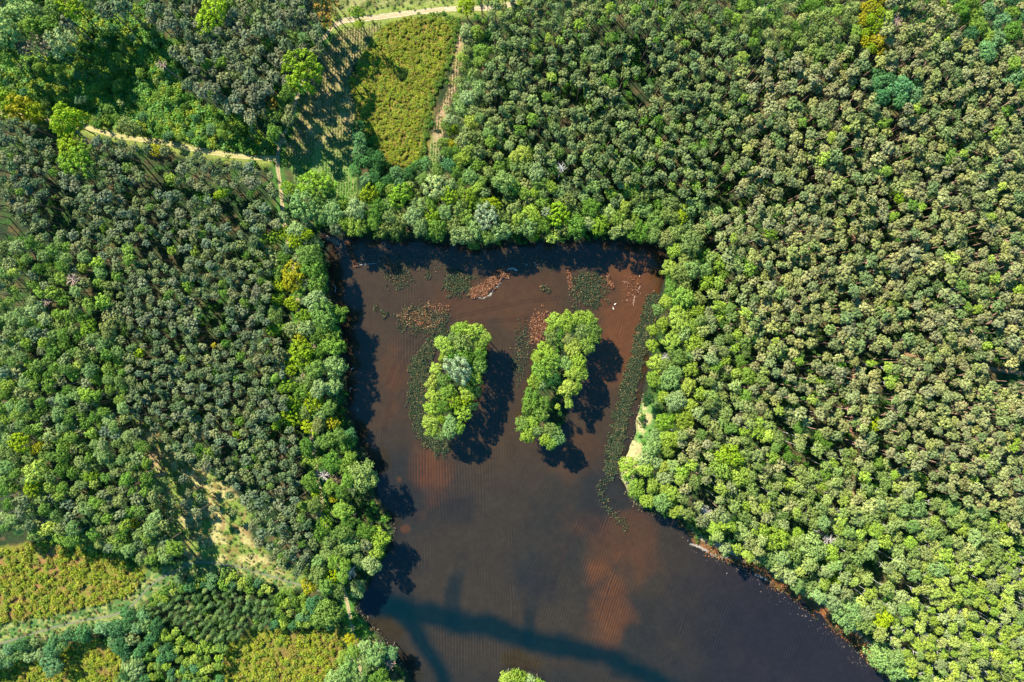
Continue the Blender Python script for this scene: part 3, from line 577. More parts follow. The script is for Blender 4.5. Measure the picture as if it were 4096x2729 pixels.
SP = [
 (486,36,37,'oak','lime',17,'vivid lime green oak at the top edge of the grey pines'),
 (697,164,49,'oak','lime',17,'largest lime green oak, spreading over the track beside the ploughed field'),
 (164,17,30,'oak','lime',16,'yellowish oak beside the dark gap in the north-west corner'),
 (55,27,34,'broad','pale',16,'pale round tree at the very north-west corner'),
 (20,72,42,'broad','pale',16,None), (78,62,26,'broad','green',16,None), (115,60,28,'broad','green',15,None),
 (96,104,32,'sparse','rust',15,'grey half-bare tree below the pale north-west corner trees'),
 (752,30,30,'sparse','orange',13,'orange-brown thinly leaved tree where the gravel road meets the wood'),
 (625,238,15,'sparse','orange',13,'small orange tree among the grey pines'),
 (632,264,22,'broad','green',11,None),(610,290,18,'broad','dark',9,None),(640,240,20,'broad','green',10,None),
 (819,30,17,'oak','lime',15,'narrow lime green poplar leaning over the gravel road'),(826,55,12,'oak','lime',10,'lower lime green poplar beside the leaning one at the gravel road'),
 (1071,16,21,'broad','lime',8,'lime green bush at the head of the bare strip by the gravel road'),
 (160,280,38,'broad','lime',12,'large lime green tree covering the western track'),(165,335,33,'oak','lime',12,'lime green oak just below the western track'),(180,372,40,'oak','lime',13,'broad yellow-green oak among the west pines below the track'),(205,395,24,'broad','olive',12,None),
 (359,346,15,'broad','yellow',5,'small round yellow bush beside the western track'),(297,294,24,'broad','olive',6,None),
 (15,240,34,'broad','lime',7,None),(48,250,30,'broad','yellow',7,None),(80,262,24,'broad','lime',6,None),
 (728,424,38,'oak','lime',12,'yellow-green oak south of the ploughed field'),(741,446,28,'broad','green',11,None),
 (699,475,36,'willow','pale',12,'big pale willow at the corner where the track meets the lake belt'),(735,484,30,'willow','pale',11,None),(765,490,28,'broad','pale',11,None),(819,483,25,'broad','pale',11,None),
 (849,447,23,'oak','lime',11,'first yellow-green oak below the dark bushes'),(921,450,28,'oak','lime',11,'second, larger yellow-green oak below the dark bushes'),
 (895,475,20,'broad','pale',10,None),(963,473,22,'broad','pale',10,None),(1000,428,30,'willow','pale',12,None),(1024,488,19,'broad','pale',10,None),
 (1117,496,30,'willow','silver',12,'whitish willow standing out of the north shore belt'),(1120,520,15,'sparse','rust',10,'thin brownish tree below the whitish north shore willow'),
 (1157,418,26,'broad','pale',13,None),(1030,379,20,'broad','teal',11,None),(1041,300,14,'broad','lime',6,'yellow-green bush against the middle of the bare strip'),(1042,330,14,'broad','yellow',6,'yellowish bush against the lower part of the bare strip'),
 (1256,487,12,'willow','silver',12,'small silvery tree on the north shore beside a yellow-green oak'),(1283,494,28,'oak','lime',11,'yellow-green oak in the middle of the north shore'),
 (1193,500,20,'broad','bright',10,None),(1223,492,20,'broad','bright',10,None),(1227,541,15,'oak','lime',8,'lime green tree hanging over the shaded north bay'),(1270,543,17,'oak','bright',8,None),(1377,517,23,'oak','lime',10,None),
 (1436,475,14,'broad','bright',11,None),(1539,498,20,'broad','olive',11,None),(1595,475,25,'willow','pale',12,None),(1088,562,14,'broad','green',6,'dark green tree jutting lowest over the north bay'),
 (658,538,18,'oak','lime',10,None),(621,549,19,'oak','lime',10,None),(682,530,22,'broad','pale',11,None),(724,560,18,'broad','pale',8,None),(714,588,28,'broad','green',11,None),
 (675,637,31,'oak','yellow',11,'large golden yellow tree in the west shore belt'),(719,617,26,'broad','green',11,None),(732,650,26,'broad','green',10,None),(638,688,16,'oak','lime',10,None),(672,697,18,'oak','lime',10,None),
 (726,692,26,'broad','pale',11,None),(742,720,34,'broad','green',11,None),(770,722,26,'broad','green',9,None),(633,756,20,'oak','lime',10,None),(670,758,18,'broad','olive',10,None),(707,754,22,'broad','pale',10,None),(760,768,26,'broad','green',9,None),
 (694,812,32,'oak','lime',11,'biggest yellow-green oak midway down the west shore belt'),(690,780,16,'oak','yellow',11,'yellow tree just above the biggest oak of the west shore belt'),(668,845,18,'oak','lime',10,None),
 (766,795,26,'broad','green',9,None),(768,842,29,'broad','pale',9,None),(766,888,22,'broad','pale',9,None),(770,915,22,'broad','dark',7,None),(675,930,22,'oak','lime',10,None),(723,926,26,'oak','lime',10,None),(666,961,25,'oak','lime',10,None),(710,980,19,'oak','lime',10,None),
 (763,972,18,'oak','yellow',9,'amber yellow tree on the west shore above the pale shore tree'),(796,1020,23,'broad','green',8,None),(805,1000,16,'broad','teal',7,None),(776,1102,17,'sparse','rust',9,'brownish thin tree beside the bleached dead tree'),
 (835,1093,35,'broad','birch',11,'big round pale tree standing out over the west shore'),(730,1135,15,'oak','lime',9,None),(765,1146,11,'oak','yellow',8,None),(745,1168,15,'oak','lime',9,None),(750,1198,18,'oak','lime',9,None),(697,1165,17,'broad','green',10,None),
 (870,1235,25,'broad','bright',9,'tall bright tree alone on the water\'s edge of the west shore'),(866,1268,20,'broad','bright',8,'lower bright tree touching the lone tree at the water\'s edge'),
 (808,1247,27,'broad','pale',9,None),(781,1271,23,'broad','olive',9,None),(825,1285,18,'broad','pale',8,None),(822,1353,20,'broad','pale',5,'small pale tree beside the track on the dam'),
 (762,1322,24,'oak','lime',9,'yellow-green oak beside the bleached tree above the dam'),(714,1343,21,'broad','yellow',7,'amber tree where the footpath reaches the dam track'),(752,1410,34,'broad','green',8,'round dark green tree on the grass by the dam'),(725,1390,22,'broad','teal',7,None),
 (806,1470,16,'broad','yellow',6,'golden tree on the south-west dam track'),(863,1503,27,'broad','pale',9,None),(898,1500,17,'broad','teal',7,None),(798,1540,28,'broad','pale',9,None),(770,1560,22,'broad','pale',9,None),
 (205,753,20,'oak','lime',13,'lime green oak in the middle of the western mixed wood'),(253,756,22,'broad','olive',13,None),(396,575,12,'birch','bright',12,None),(448,580,12,'birch','bright',12,None),(434,660,14,'birch','bright',12,None),(420,825,11,'birch','bright',12,None),(492,794,7,'birch','yellow',12,'tiny golden crown in the plantation west of the lake'),
 (294,386,14,'birch','green',11,None),(393,410,14,'birch','bright',11,None),(239,524,10,'birch','lime',11,None),(48,1016,24,'oak','lime',13,'lime green oak at the western edge of the mixed wood'),(92,1030,18,'broad','yellow',11,'dull golden tree beside the western edge oak'),
 (75,1121,22,'oak','lime',13,'lime green oak below the pale tree of the western wood'),(89,1083,27,'broad','bright',13,None),(212,1093,15,'broad','lime',12,None),(308,1203,12,'broad','yellow',9,'small yellow tree at the southern tip of the western wood'),(212,1250,16,'broad','green',9,None),(300,1236,18,'broad','green',8,None),
 (728,1022,12,'spruce','conif',9,None),(697,89,18,'spruce','conif',16,'star-shaped spruce beside the track north of the largest oak'),(300,800,12,'spruce','conif',13,None),
 (120,1531,24,'willow','teal',5,'large blue-green bush amid the southern yellow heath'),
 (1447,1073,26,'broad','bright',7,'round bright tree on the point of the east shore'),(1461,1121,22,'broad','bright',7,'second round tree just below the one on the east shore point'),(1502,1134,14,'broad','green',6,'small dark round tree behind the east shore point'),(1548,1153,12,'broad','lime',5,None),
 (1675,1048,30,'broad','lime',13,'bright green tree crown above the pair in the south-east mixed wood'),(1655,1075,24,'broad','green',13,None),(1699,1093,25,'broad','bright',12,None),(1713,1223,26,'broad','pale',9,None),(1672,1237,20,'broad','dark',6,'dark green bush on the shore above the reddish reed bed'),(1785,1233,30,'broad','bright',12,None),(1829,1227,15,'broad','bright',10,None),
 (1768,1281,22,'broad','pale',9,None),(1822,1298,18,'broad','pale',9,None),(1863,1257,34,'broad','pale',12,None),(1918,1329,18,'broad','lime',9,'lime green tree among pale birches behind the south-east shore'),(1860,1346,27,'broad','pale',7,None),(1949,1408,36,'broad','pale',11,None),(2024,1421,26,'broad','lime',12,None),(2022,1508,33,'broad','pale',8,'big pale round tree where the shore leaves the picture'),(2061,1538,25,'broad','pale',9,None),
 (1590,561,30,'broad','olive',11,'olive green round tree at the lake\'s north-east corner'),(1655,607,18,'broad','bright',12,'isolated bright round tree beside the north-east corner of the lake'),
 (1548,576,18,'broad','bright',9,None),(1539,618,20,'broad','bright',9,None),(1590,618,22,'broad','pale',10,None),(1543,660,18,'broad','green',8,None),(1513,712,15,'broad','pale',7,None),(1569,684,25,'broad','green',10,None),(1530,693,15,'broad','bright',8,None),(1560,738,27,'broad','bright',9,None),(1543,785,22,'broad','bright',9,None),
 (1507,836,21,'broad','bright',7,None),(1502,872,18,'broad','bright',7,None),(1543,867,28,'broad','pale',9,None),(1558,820,22,'broad','green',9,None),(1489,918,15,'broad','dark',5,None),(1528,913,16,'broad','bright',8,None),(1528,969,22,'broad','lime',8,'lime tree beside the pale bank of the east shore'),(1512,1005,25,'broad','pale',7,None),
 (1500,760,14,'broad','bright',6,None),(1498,795,15,'broad','bright',6,None),(1523,745,16,'broad','bright',8,None),
 (2009,975,16,'oak','lime',14,'single lime green tree among the pines beside the forest ride'),(2068,455,14,'oak','lime',14,'small lime green crown in the middle of the east pines'),
 (2005,20,19,'oak','yellow',14,None),(2012,60,18,'oak','lime',14,None),(2018,95,17,'oak','yellow',14,None),
]
for t in SP: lm(t[0], t[1], t[2], t[3], t[4], t[5], t[6], {'willow': 'willow_tree', 'spruce': 'spruce_tree', 'birch': 'birch_tree'}.get(t[3], 'broadleaf_tree'))
DEAD = [(745,1093,14,'dead',9,'bleached leafless tree beside the track west of the shore'),(805,1316,15,'dead',6,'white bare fallen branches by the dam track'),(171,643,16,'deadred',14,'dead grey tree in the western mixed wood'),(109,693,11,'deadred',13,'small reddish dead tree near the western edge'),(721,796,10,'deadred',10,'pinkish dead crown beside the biggest shore oak'),
        (897,1520,17,'deadred',6,'pinkish dead tree on the bank south of the dam'),(1528,822,11,'dead',8,'bare twiggy tree in the east shore belt'),(718,690,9,'deadred',10,'little pink dead crown near the golden shore tree'),(373,150,12,'deadred',14,'dead pinkish crown at the edge of the grey pines'),
        (1290,385,12,'dead',15,'dead white-limbed tree in the northern plantation'),(660,527,12,'deadred',9,'bare grey tree at the bend of the track'),(1620,1175,14,'dead',10,'pale dead crown behind the south-east shore'),(2060,50,13,'deadred',16,'reddish dead pine at the north of the east wood'),(1905,1240,14,'dead',11,'pale leafless birch in the south-east wood')]

# ------------------------------------------------------------------ sampling the stands
trees = []                      # dicts
cell = 30.0; hashg = {}
def put(x, y, r, t):
    trees.append(t); hashg.setdefault((int(x // cell), int(y // cell)), []).append((x, y, r))
def free(x, y, r, f):
    ci, cj = int(x // cell), int(y // cell)
    for i in range(ci - 2, ci + 3):
        for j in range(cj - 2, cj + 3):
            for (a, b, q) in hashg.get((i, j), ()):
                if (a - x) ** 2 + (b - y) ** 2 < (f * (r + q)) ** 2: return False
    return True
TRK = [(smoothline(P, 8), wd) for P, wd in TRACKS.values()]
for (x, y, r, k, p, h, nm, lab, zn) in LM:
    put(x, y, r * 0.85, dict(x=x, y=y, r=r, k=k, p=p, h=h, nm=nm, lab=lab, z=zn or zone_of(x, y), lm=True))
for (x, y, r, b, h, lab) in DEAD: hashg.setdefault((int(x // cell), int(y // cell)), []).append((x, y, r * 0.8))
PXM = OS * S
nc = 62000
cx = rng.uniform(-55, 2410, nc); cy = rng.uniform(-55, 1625, nc)
zid = np.full(nc, -1)
for i, k in enumerate(ZORDER): zid[inpoly(cx, cy, Z[k])] = i
gap = fbm(cx, cy, 70, 6, 3)
u = rng.random((nc, 6))
# ground position of each candidate, to keep trunks out of the water and off the tracks
hz = np.array([ZN[k][2] if k in ZN else 3.0 for k in ZORDER] + [3.0])[zid]
bx, by = o2g(cx, cy, hz); sdc = LSD(bx, by); gox, goy = g2o(bx, by)
dtr = np.full(nc, 1e9)
for P, wd in TRK: dtr = np.minimum(dtr, dline(gox, goy, [tuple(q) for q in P[::2]]) - wd * 0.5)
dgap = np.full(nc, 1e9)
for P in GAPS: dgap = np.minimum(dgap, dline(gox, goy, P))
order = np.argsort(-(u[:, 0]))
for i in order:
    if zid[i] < 0: continue
    zk = ZORDER[zid[i]]
    if sdc[i] > (-5.0 if (cx[i] > 1555 and cy[i] > 1150) else (-3.2 if cx[i] > 1400 and cy[i] > 600 else -1.0)): continue
    x, y = float(cx[i]), float(cy[i])
    if zk not in ZN:
        if zk == 'clearing' and u[i, 1] < 0.045: pass
        elif zk == 'thicket' and u[i, 1] < 0.06: pass
        else: continue
        kinds = [('pine','pineW',3,1), ('birch','olive',1,1)] if zk == 'clearing' else [('broad','green',2,1), ('broad','teal',2,1), ('shrub','olive',2,.8)]
        rr, hgt, ov = (8, 12), (9 if zk == 'clearing' else 4), 0.95
        if zk == 'clearing' and y > 1180: continue
    else: rr, kinds, hgt, ov, _ = ZN[zk]
    if dtr[i] < (2 if hgt > 12 else 3) and zk != 'east_pines': continue
    if zk in ('east_pines',) and dtr[i] < -1: continue
    r = rr[0] + (rr[1] - rr[0]) * u[i, 2] ** 1.3
    # openings in the stands
    if zk in ('west_pines', 'plantation', 'east_pines', 'mid_mix', 'west_broad', 'birch_wood') and gap[i] < 0.30: continue
    if 1615 < x < 1745 and 448 < y < 482: continue
    if dgap[i] < 7 + 5 * gap[i]: continue
    ww = [q[2] for q in kinds]; s = u[i, 3] * sum(ww); j = 0
    while s > ww[j] and j < len(ww) - 1: s -= ww[j]; j += 1
    k, p, _, rm = kinds[j]; r *= rm
    if not free(x, y, r, ov): continue
    hh = hgt * (0.86 + 0.24 * u[i, 4])
    nm = {'pine': 'pine_tree', 'birch': 'birch_tree', 'willow': 'willow_tree', 'spruce': 'young_conifer'}.get(k, 'broadleaf_tree')
    if zk in ('dark_bushes', 'teal_bushes', 'thicket'): nm = 'bush'
    put(x, y, r, dict(x=x, y=y, r=r * 1.12, k=k, p=p, h=hh, nm=nm, lab=None, z=zk, lm=False))
print('trees', len(trees))

# which ones stand as objects of their own: all landmarks, and the largest 300 of each kind
by = {}
for t in trees: by.setdefault(t['nm'], []).append(t)
for nm, L in by.items():
    L.sort(key=lambda t: (-int(t['lm']), -t['r']))
    inn = [t for t in L if -t['r'] < t['x'] < 2353 + t['r'] and -t['r'] < t['y'] < 1568 + t['r']]
    for t in inn[:296]: t['own'] = True
    print(nm, len(L), len(inn))
PALW = {'pineW': 'grey-green', 'pineG': 'ashy grey', 'pineN': 'olive green', 'pineE': 'sandy green', 'green': 'mid green', 'bright': 'bright green', 'pale': 'pale green', 'olive': 'olive', 'lime': 'lime green', 'yellow': 'golden yellow', 'silver': 'silvery', 'teal': 'blue-green', 'birch': 'light green', 'brightb': 'yellow-green', 'dark': 'dark green', 'conif': 'dark green', 'rust': 'brownish', 'orange': 'orange', 'rhodo': 'glossy dark green', 'heath': 'yellow'}
ZW = {'low_bank': 'on the low western bank', 'low_bay': 'by the dam bay', 'dam': 'on the dam', 'spit': 'on the corner spit', 'top_field': 'by the gravel road', 'heath': 'on the yellow heath', 'field': 'on the ploughed field', 'strip': 'on the bare strip', 'sw_heath': 'on the south-west heath', 's_heath': 'on the southern heath', 's_heath2': 'on the lowest south-west heath', 'ditch_bank': 'beside the south-west footpath', 'top_left': 'in the dark north-west corner wood', 'grey_pines': 'in the wood west of the ploughed field', 'west_pines': 'in the plantation west of the lake', 'west_broad': 'in the mixed wood on the far west', 'west_shore': 'in the belt along the west shore', 'clearing': 'on the pale grassy clearing', 'north_mix': 'in the mixed belt north of the lake', 'north_shore': 'along the north shore of the lake', 'plantation': 'in the even plantation north of the lake', 'east_pines': 'in the pine wood east of the lake', 'north_birch': 'at the northern end of the east wood', 'yellow_column': 'in the yellow row between the north-east pines', 'northeast': 'in the north-east corner wood', 'pale_patch': 'in the mint green patch amid the north-east pines', 'mid_mix': 'in the mixed wood behind the east shore', 'east_shore': 'along the east shore of the lake', 'birch_wood': 'in the birch wood on the south-east shore', 'bright_birch': 'in the dense south-east corner stand', 's_shore': 'on the bank south of the dam', 'sw_green': 'in the thicket by the south-west footpath', 'teal_bushes': 'below the south-west footpath', 'young_conifer': 'in the young conifer patch in the south-west', 'dark_bushes': 'at the foot of the yellow heath', 'thicket': 'in the thicket north of the western track', I1: 'on the western island', I2: 'on the eastern island', 'southern islet': 'on the southern islet', None: 'at the edge of the wood'}
LMK = [(t['x'], t['y'], t['lab']) for t in trees if t['lab']]
SHORT = [(486,36,'the vivid oak among grey pines'),(697,164,'the largest lime oak'),(160,290,'the big lime tree over the western track'),(359,346,'the round yellow bush'),(728,424,'the oak south of the field'),(699,475,'the big pale corner willow'),(885,450,'the twin oaks below the dark bushes'),(1117,496,'the whitish shore willow'),(1283,494,'the small silvery tree'),(675,637,'the golden shore tree'),(694,812,'the biggest belt oak'),(763,972,'the amber shore tree'),(745,1093,'the bleached dead tree'),(835,1093,'the big pale shore tree'),(870,1247,'the lone tree at the water'),(805,1316,'the white fallen branches'),(752,1410,'the round dam tree'),(205,753,'the lime oak of the west wood'),(48,1016,'the western edge oak'),(171,643,'the dead grey tree'),(1455,1095,'the two round point trees'),(1675,1060,'the bright paired crowns'),(1655,607,'the isolated round tree'),(1590,561,'the olive corner tree'),(2009,975,'the single lime tree by the ride'),(2068,455,'the small lime crown'),(2022,1508,'the big pale shore tree'),(1918,1329,'the lime birch-wood tree'),(1041,310,'the yellow bush by the bare strip'),(1290,385,'the white-limbed dead tree'),(492,794,'the tiny golden crown'),(2060,50,'the reddish dead pine'),(hc([(500,650)])[0][0],hc([(500,650)])[0][1],'the silvery willow')]
DIRW = ['east of', 'south-east of', 'south of', 'south-west of', 'west of', 'north-west of', 'north of', 'north-east of']
usedlab = set(t['lab'] for t in trees if t['lab'])
def make_label(t):
    kindw = {'pine_tree': 'pine', 'birch_tree': 'birch', 'willow_tree': 'willow', 'spruce_tree': 'spruce', 'young_conifer': 'young conifer', 'bush': 'bush'}.get(t['nm'], 'leafy tree')
    szs = 'small' if t['r'] < 12 else ('middling' if t['r'] < 18 else ('large' if t['r'] < 27 else 'very large'))
    best = sorted(((t['x'] - a) ** 2 + (t['y'] - b) ** 2, n, a, b) for a, b, n in SHORT)[0]
    if best[0] < 120 ** 2:
        t['grp'] = '%ss around %s' % (kindw, best[1])
        d = DIRW[int(round(math.atan2(t['y'] - best[3], t['x'] - best[2]) / (math.pi / 4))) % 8]
        dist = best[0] ** .5; near = 'touching' if dist < t['r'] + 18 else ('just' if dist < 60 else 'well')
        l = '%s %s %s %s %s %s' % (szs, PALW[t['p']], kindw, near, d, best[1])
        if l not in usedlab: usedlab.add(l); return l
        return l
    return '%s %s %s %s' % (szs, PALW[t['p']], kindw, ZW[t['z']])
labcount = {}
for t in trees:
    if t.get('own') and not t['lab']: t['lab2'] = make_label(t)
# ------------------------------------------------------------------ building them
tr_rng = np.random.default_rng(5)
GZ = {}
for t in trees:
    t['X'], t['Y'] = [float(v) for v in o2g(t['x'], t['y'], t['h'])]
XX = np.array([t['X'] for t in trees]); YY = np.array([t['Y'] for t in trees]); ZZ = ground_z(XX, YY)
mass = {}
for t, gz in zip(trees, ZZ):
    t['gz'] = max(float(gz), WZ - 0.3)
    k = t['k']; vi = int(tr_rng.integers(NV[k])); ti = int(tr_rng.integers(3)); rot = tr_rng.uniform(0, 6.28)
    pc = PAL[t['p']][int(tr_rng.integers(len(PAL[t['p']])))]
    col = alb(pc) * tr_rng.uniform(0.84, 1.14) * np.array([tr_rng.uniform(.93, 1.07), 1, tr_rng.uniform(.9, 1.1)])
    R = t['r'] * PXM * (1 - t['h'] / CAMH); zf = tr_rng.uniform(0.85, 1.2)
    t.update(ax=float(tr_rng.uniform(0.86, 1.18)), vi=vi, ti=ti, rot=rot, col=col, R=R, zf=zf)
    if t.get('own'):
        e = bpy.data.objects.new(t['nm'], None); COL.objects.link(e); e.empty_display_size = 1
        e.location = (t['X'], t['Y'], t['gz'])
        kind1 = {'pine_tree': 'pine', 'birch_tree': 'birch', 'willow_tree': 'willow', 'spruce_tree': 'spruce', 'young_conifer': 'young conifer', 'bush': 'bush'}.get(t['nm'], 'tree')
        grp = t.get('grp') or '%s %s' % ({'bush': 'bushes', 'birch': 'birches'}.get(kind1, kind1 + 's'), ZW[t['z']])
        tag(e, t['lab'] or ' '.join(t['lab2'].split()[:16]), kind1, grp.replace('birchs', 'birches').replace('bushs', 'bushes'))
        c = bpy.data.objects.new('crown', crown_me(k, vi)); COL.objects.link(c); c.parent = e
        c.location = (0, 0, t['h'] - t['gz']); c.scale = (R * t['ax'], R / t['ax'], R * zf); c.rotation_euler = (0, 0, rot); c.color = (*[float(q) for q in col], 1)
        s = bpy.data.objects.new('trunk', trunk_me(k, ti)); COL.objects.link(s); s.parent = e
        rt = min(R, 2.4); s.scale = (rt, rt, t['h'] - t['gz']); s.rotation_euler = (0, 0, rot)
    else: mass.setdefault(t['nm'], []).append(t)
def rotscale(Q, rot, sx, sz, ax=1.0):
    c, s = math.cos(rot), math.sin(rot); Q = Q * np.array([ax, 1 / ax, 1.0])
    return np.stack([(Q[:, 0] * c - Q[:, 1] * s) * sx, (Q[:, 0] * s + Q[:, 1] * c) * sx, Q[:, 2] * sz], 1)
MASSN = {'pine_tree': ('pine_forest', 'close-set smaller pines filling the woods around the lake', 'pine forest'),
         'birch_tree': ('birch_forest', 'smaller light green birches filling the gaps of the mixed woods', 'birch wood'),
         'broadleaf_tree': ('broadleaf_forest', 'smaller leafy trees filling the belts around the lake', 'broadleaf wood'),
         'young_conifer': ('conifer_plantation', 'feathery young conifers crowding the south-west plantation', 'young conifers'),
         'bush': ('bush_thicket', 'low leafy bushes filling the thickets near the tracks', 'bushes')}
for nm, L in mass.items():
    if nm not in MASSN: continue
    Vs = []; Fs = []; Cs = []; Ms = []; b = 0; mats = [LEAF_ATT] + [BARK[q] for q in ('pine', 'birch', 'dark')]
    for t in L:
        k = t['k']; Q, F, v = PC[k][t['vi']]
        P = rotscale(Q, t['rot'], t['R'], t['R'] * t['zf'], t['ax']) + np.array([t['X'], t['Y'], t['h']])
        Vs.append(P); Fs.append(F + b); b += len(P); Cs.append(v[:, None] * t['col'][None]); Ms.append(np.zeros(len(F), int))
        Q, F = PT[k][t['ti']]; rt = min(t['R'], 2.4)
        P = rotscale(Q, t['rot'], rt, t['h'] - t['gz']) + np.array([t['X'], t['Y'], t['gz']])
        Vs.append(P); Fs.append(F + b); b += len(P); Cs.append(np.zeros((len(F), 3))); Ms.append(np.full(len(F), 1 + ('pine', 'birch', 'dark').index(BK[k])))
    o = link(MASSN[nm][0], mesh_np(MASSN[nm][0], np.vstack(Vs), np.vstack(Fs), mats, np.concatenate(Ms), np.vstack(Cs)))
    tag(o, MASSN[nm][1], MASSN[nm][2], kind='stuff')
    print(MASSN[nm][0], len(L), len(o.data.polygons))
for i, (x, y, r, b, h, lab) in enumerate(DEAD):
    X, Y = [float(v) for v in o2g(x, y, h)]; R = r * PXM
    e = bpy.data.objects.new('dead_tree', None); COL.objects.link(e); gz = float(ground_z(np.array([X]), np.array([Y]))[0]); e.location = (X, Y, gz)
    tag(e, lab, 'dead tree', 'dead trees')
    V, F = bare_tree(300 + i, 26 if r > 12 else 18)
    c = link('branches', mesh_np('branches', V, F, [BARK[b]]), e, (0, 0, h - gz)); c.scale = (R, R, R)
    V, F = tube([(0, 0, -0.1), (0.1, 0, (h - gz) * .5), (0, 0, h - gz - 0.4 * R)], [.22, .17, .09])
    link('trunk', mesh_np('dead_trunk', V, F, [BARK[b]]), e)

# ------------------------------------------------------------------ undergrowth, heath and grass: nobody could count them
def scatter(name, label, cat, x, y, r, zc, cols, kind='shrub', flat=1.0, lift=0.35):
    Vs = []; Fs = []; Cs = []; b = 0; X, Y = o2g(x, y); gz = ground_z(X, Y); rg = np.random.default_rng(len(x))
    for i in range(len(x)):
        Q, F, v = PC[kind][int(rg.integers(NV[kind]))]; R = r[i] * PXM
        Vs.append(rotscale(Q, rg.uniform(0, 6.28), R, R * flat) + np.array([X[i], Y[i], gz[i] + R * lift + zc[i]]))
        Fs.append(F + b); b += len(Q); Cs.append(v[:, None] * cols[i][None])
    o = link(name, mesh_np(name, np.vstack(Vs), np.vstack(Fs), [LEAF_ATT], col=np.vstack(Cs)))
    tag(o, label, cat, kind='stuff'); print(name, len(x), len(o.data.polygons)); return o
def pick(p, n, rg, dv=0.15):
    P = np.array([alb(c) for c in PAL[p]]) if isinstance(p, str) else np.array([alb(c) for c in p])
    return P[rg.integers(len(P), size=n)] * rg.uniform(1 - dv, 1 + dv, (n, 1))
def cand(n, rg, box=(-50, 2400, -50, 1620)):
    x = rg.uniform(box[0], box[1], n); y = rg.uniform(box[2], box[3], n); X, Y = o2g(x, y); k = LSD(X, Y) < -0.6
    for P, wd in TRK: k &= dline(x, y, [tuple(q) for q in P[::2]]) > wd * 0.55
    return x[k], y[k]
rg = np.random.default_rng(77)
x, y = cand(16000, rg)
soft = np.zeros(len(x), bool)
for k in ('heath', 'field', 'strip', 'top_field', 'sw_heath', 's_heath', 's_heath2', 'clearing', 'ditch_bank'): soft |= inpoly(x, y, Z[k])
dens = fbm(x, y, 60, 3, 3); keep = (~soft) & (dens > 0.40 + 0.1 * rg.random(len(x)))
keep &= ~(inpoly(x, y, Z['west_pines']) & (rg.random(len(x)) < 0.5))
x = x[keep]; y = y[keep]
scatter('undergrowth', 'green undergrowth showing between the trees of every wood', 'undergrowth', x, y, rg.uniform(4, 10, len(x)), rg.uniform(0, 1.2, len(x)), pick('under', len(x), rg), flat=0.9)
def zscatter(name, label, cat, zs, n, pal, r0, r1, box, thr=0.0, flat=0.8, sh=8, lump=0.0, cfun=None):
    x = rg.uniform(box[0], box[1], n); y = rg.uniform(box[2], box[3], n); m = np.zeros(n, bool)
    for z in zs: m |= (sdist(x, y, Z[z]) + (fbm(x, y, 25, 2) - .5) * 24) > 0
    X, Y = o2g(x, y); m &= LSD(X, Y) < -0.8; m &= fbm(x, y, sh, 5, 3) > thr
    for P, wd in TRK: m &= dline(x, y, [tuple(q) for q in P[::2]]) > wd * 0.5
    x = x[m]; y = y[m]; c = pick(pal, len(x), rg)
    if cfun is not None: c = cfun(x, y, c)
    s = rg.uniform(r0, r1, len(x)) * (1 + lump * (fbm(x, y, 14, 4, 2) - .5))
    return scatter(name, label, cat, x, y, s, rg.uniform(0, 0.4, len(x)), c, flat=flat)
def heathcol(x, y, c):
    e = sdist(x, y, Z['heath']); t = (1 - sst(2, 22, e + (fbm(x, y, 20, 1) - .5) * 20)) * (x > 960)
    t = np.maximum(t, sst(300, 345, y - (x - 900) * 0.1) * (x < 860)); return mix(c, alb((96,150,60)), np.clip(t, 0, 1) * 0.8)
zscatter('heath_scrub', 'yellow-green scrub on the fenced heath plot north of the lake', 'scrub', ['heath'], 16000, 'heath', 1.8, 4.6, (790, 1080, 20, 410), 0.38, cfun=heathcol, lump=1.0)
zscatter('heath_scrub', 'yellow scrub on the small south-western heath plots', 'scrub', ['sw_heath', 's_heath', 's_heath2'], 17000, 'heath', 2.6, 6.4, (-60, 800, 1230, 1640), 0.44, lump=1.0)
zscatter('bramble_thicket', 'green and blue-green brambles north of the western track', 'brambles', ['thicket'], 12000, [(128,184,70),(150,198,84),(110,164,58),(172,196,62),(134,186,98),(178,190,58)], 4, 9.5, (-60, 660, 10, 370), 0.36, lump=0.8)
zscatter('tall_grass', 'tufts of pale grass on the clearing and along the footpath', 'grass', ['clearing', 'ditch_bank', 'top_field', 'low_bank', 'low_bay', 'dam'], 26000, [(170,172,96),(130,156,74),(190,180,120),(96,140,60),(176,150,96),(120,160,60)], 1.6, 4.6, (-60, 1060, -60, 1640), 0.40, flat=0.6)
# crop rows on the ploughed field and the strip
xs = []; ys = []
for c0 in np.arange(640, 1075, 6.2):
    yy = np.arange(40, 470, 3.2); xs.append(np.full(len(yy), c0) - yy * 0.04 + rg.normal(0, .7, len(yy))); ys.append(yy + rg.uniform(-1.4, 1.4, len(yy)))
x = np.concatenate(xs); y = np.concatenate(ys); m = (inpoly(x, y, Z['field']) | inpoly(x, y, Z['strip'])) & (fbm(x, y, 30, 4) > 0.36)
for P, wd in TRK: m &= dline(x, y, [tuple(q) for q in P[::2]]) > wd * 0.55
x = x[m]; y = y[m]; c = pick([(140,150,80),(120,140,66),(160,160,96)], len(x), rg); c = mix(c, alb((104,168,66)), sst(280, 380, y) * 0.8)
scatter('seedling_rows', 'rows of low seedlings on the ploughed field', 'seedlings', x, y, rg.uniform(1.3, 2.6, len(x)), np.zeros(len(x)), c, flat=0.7)

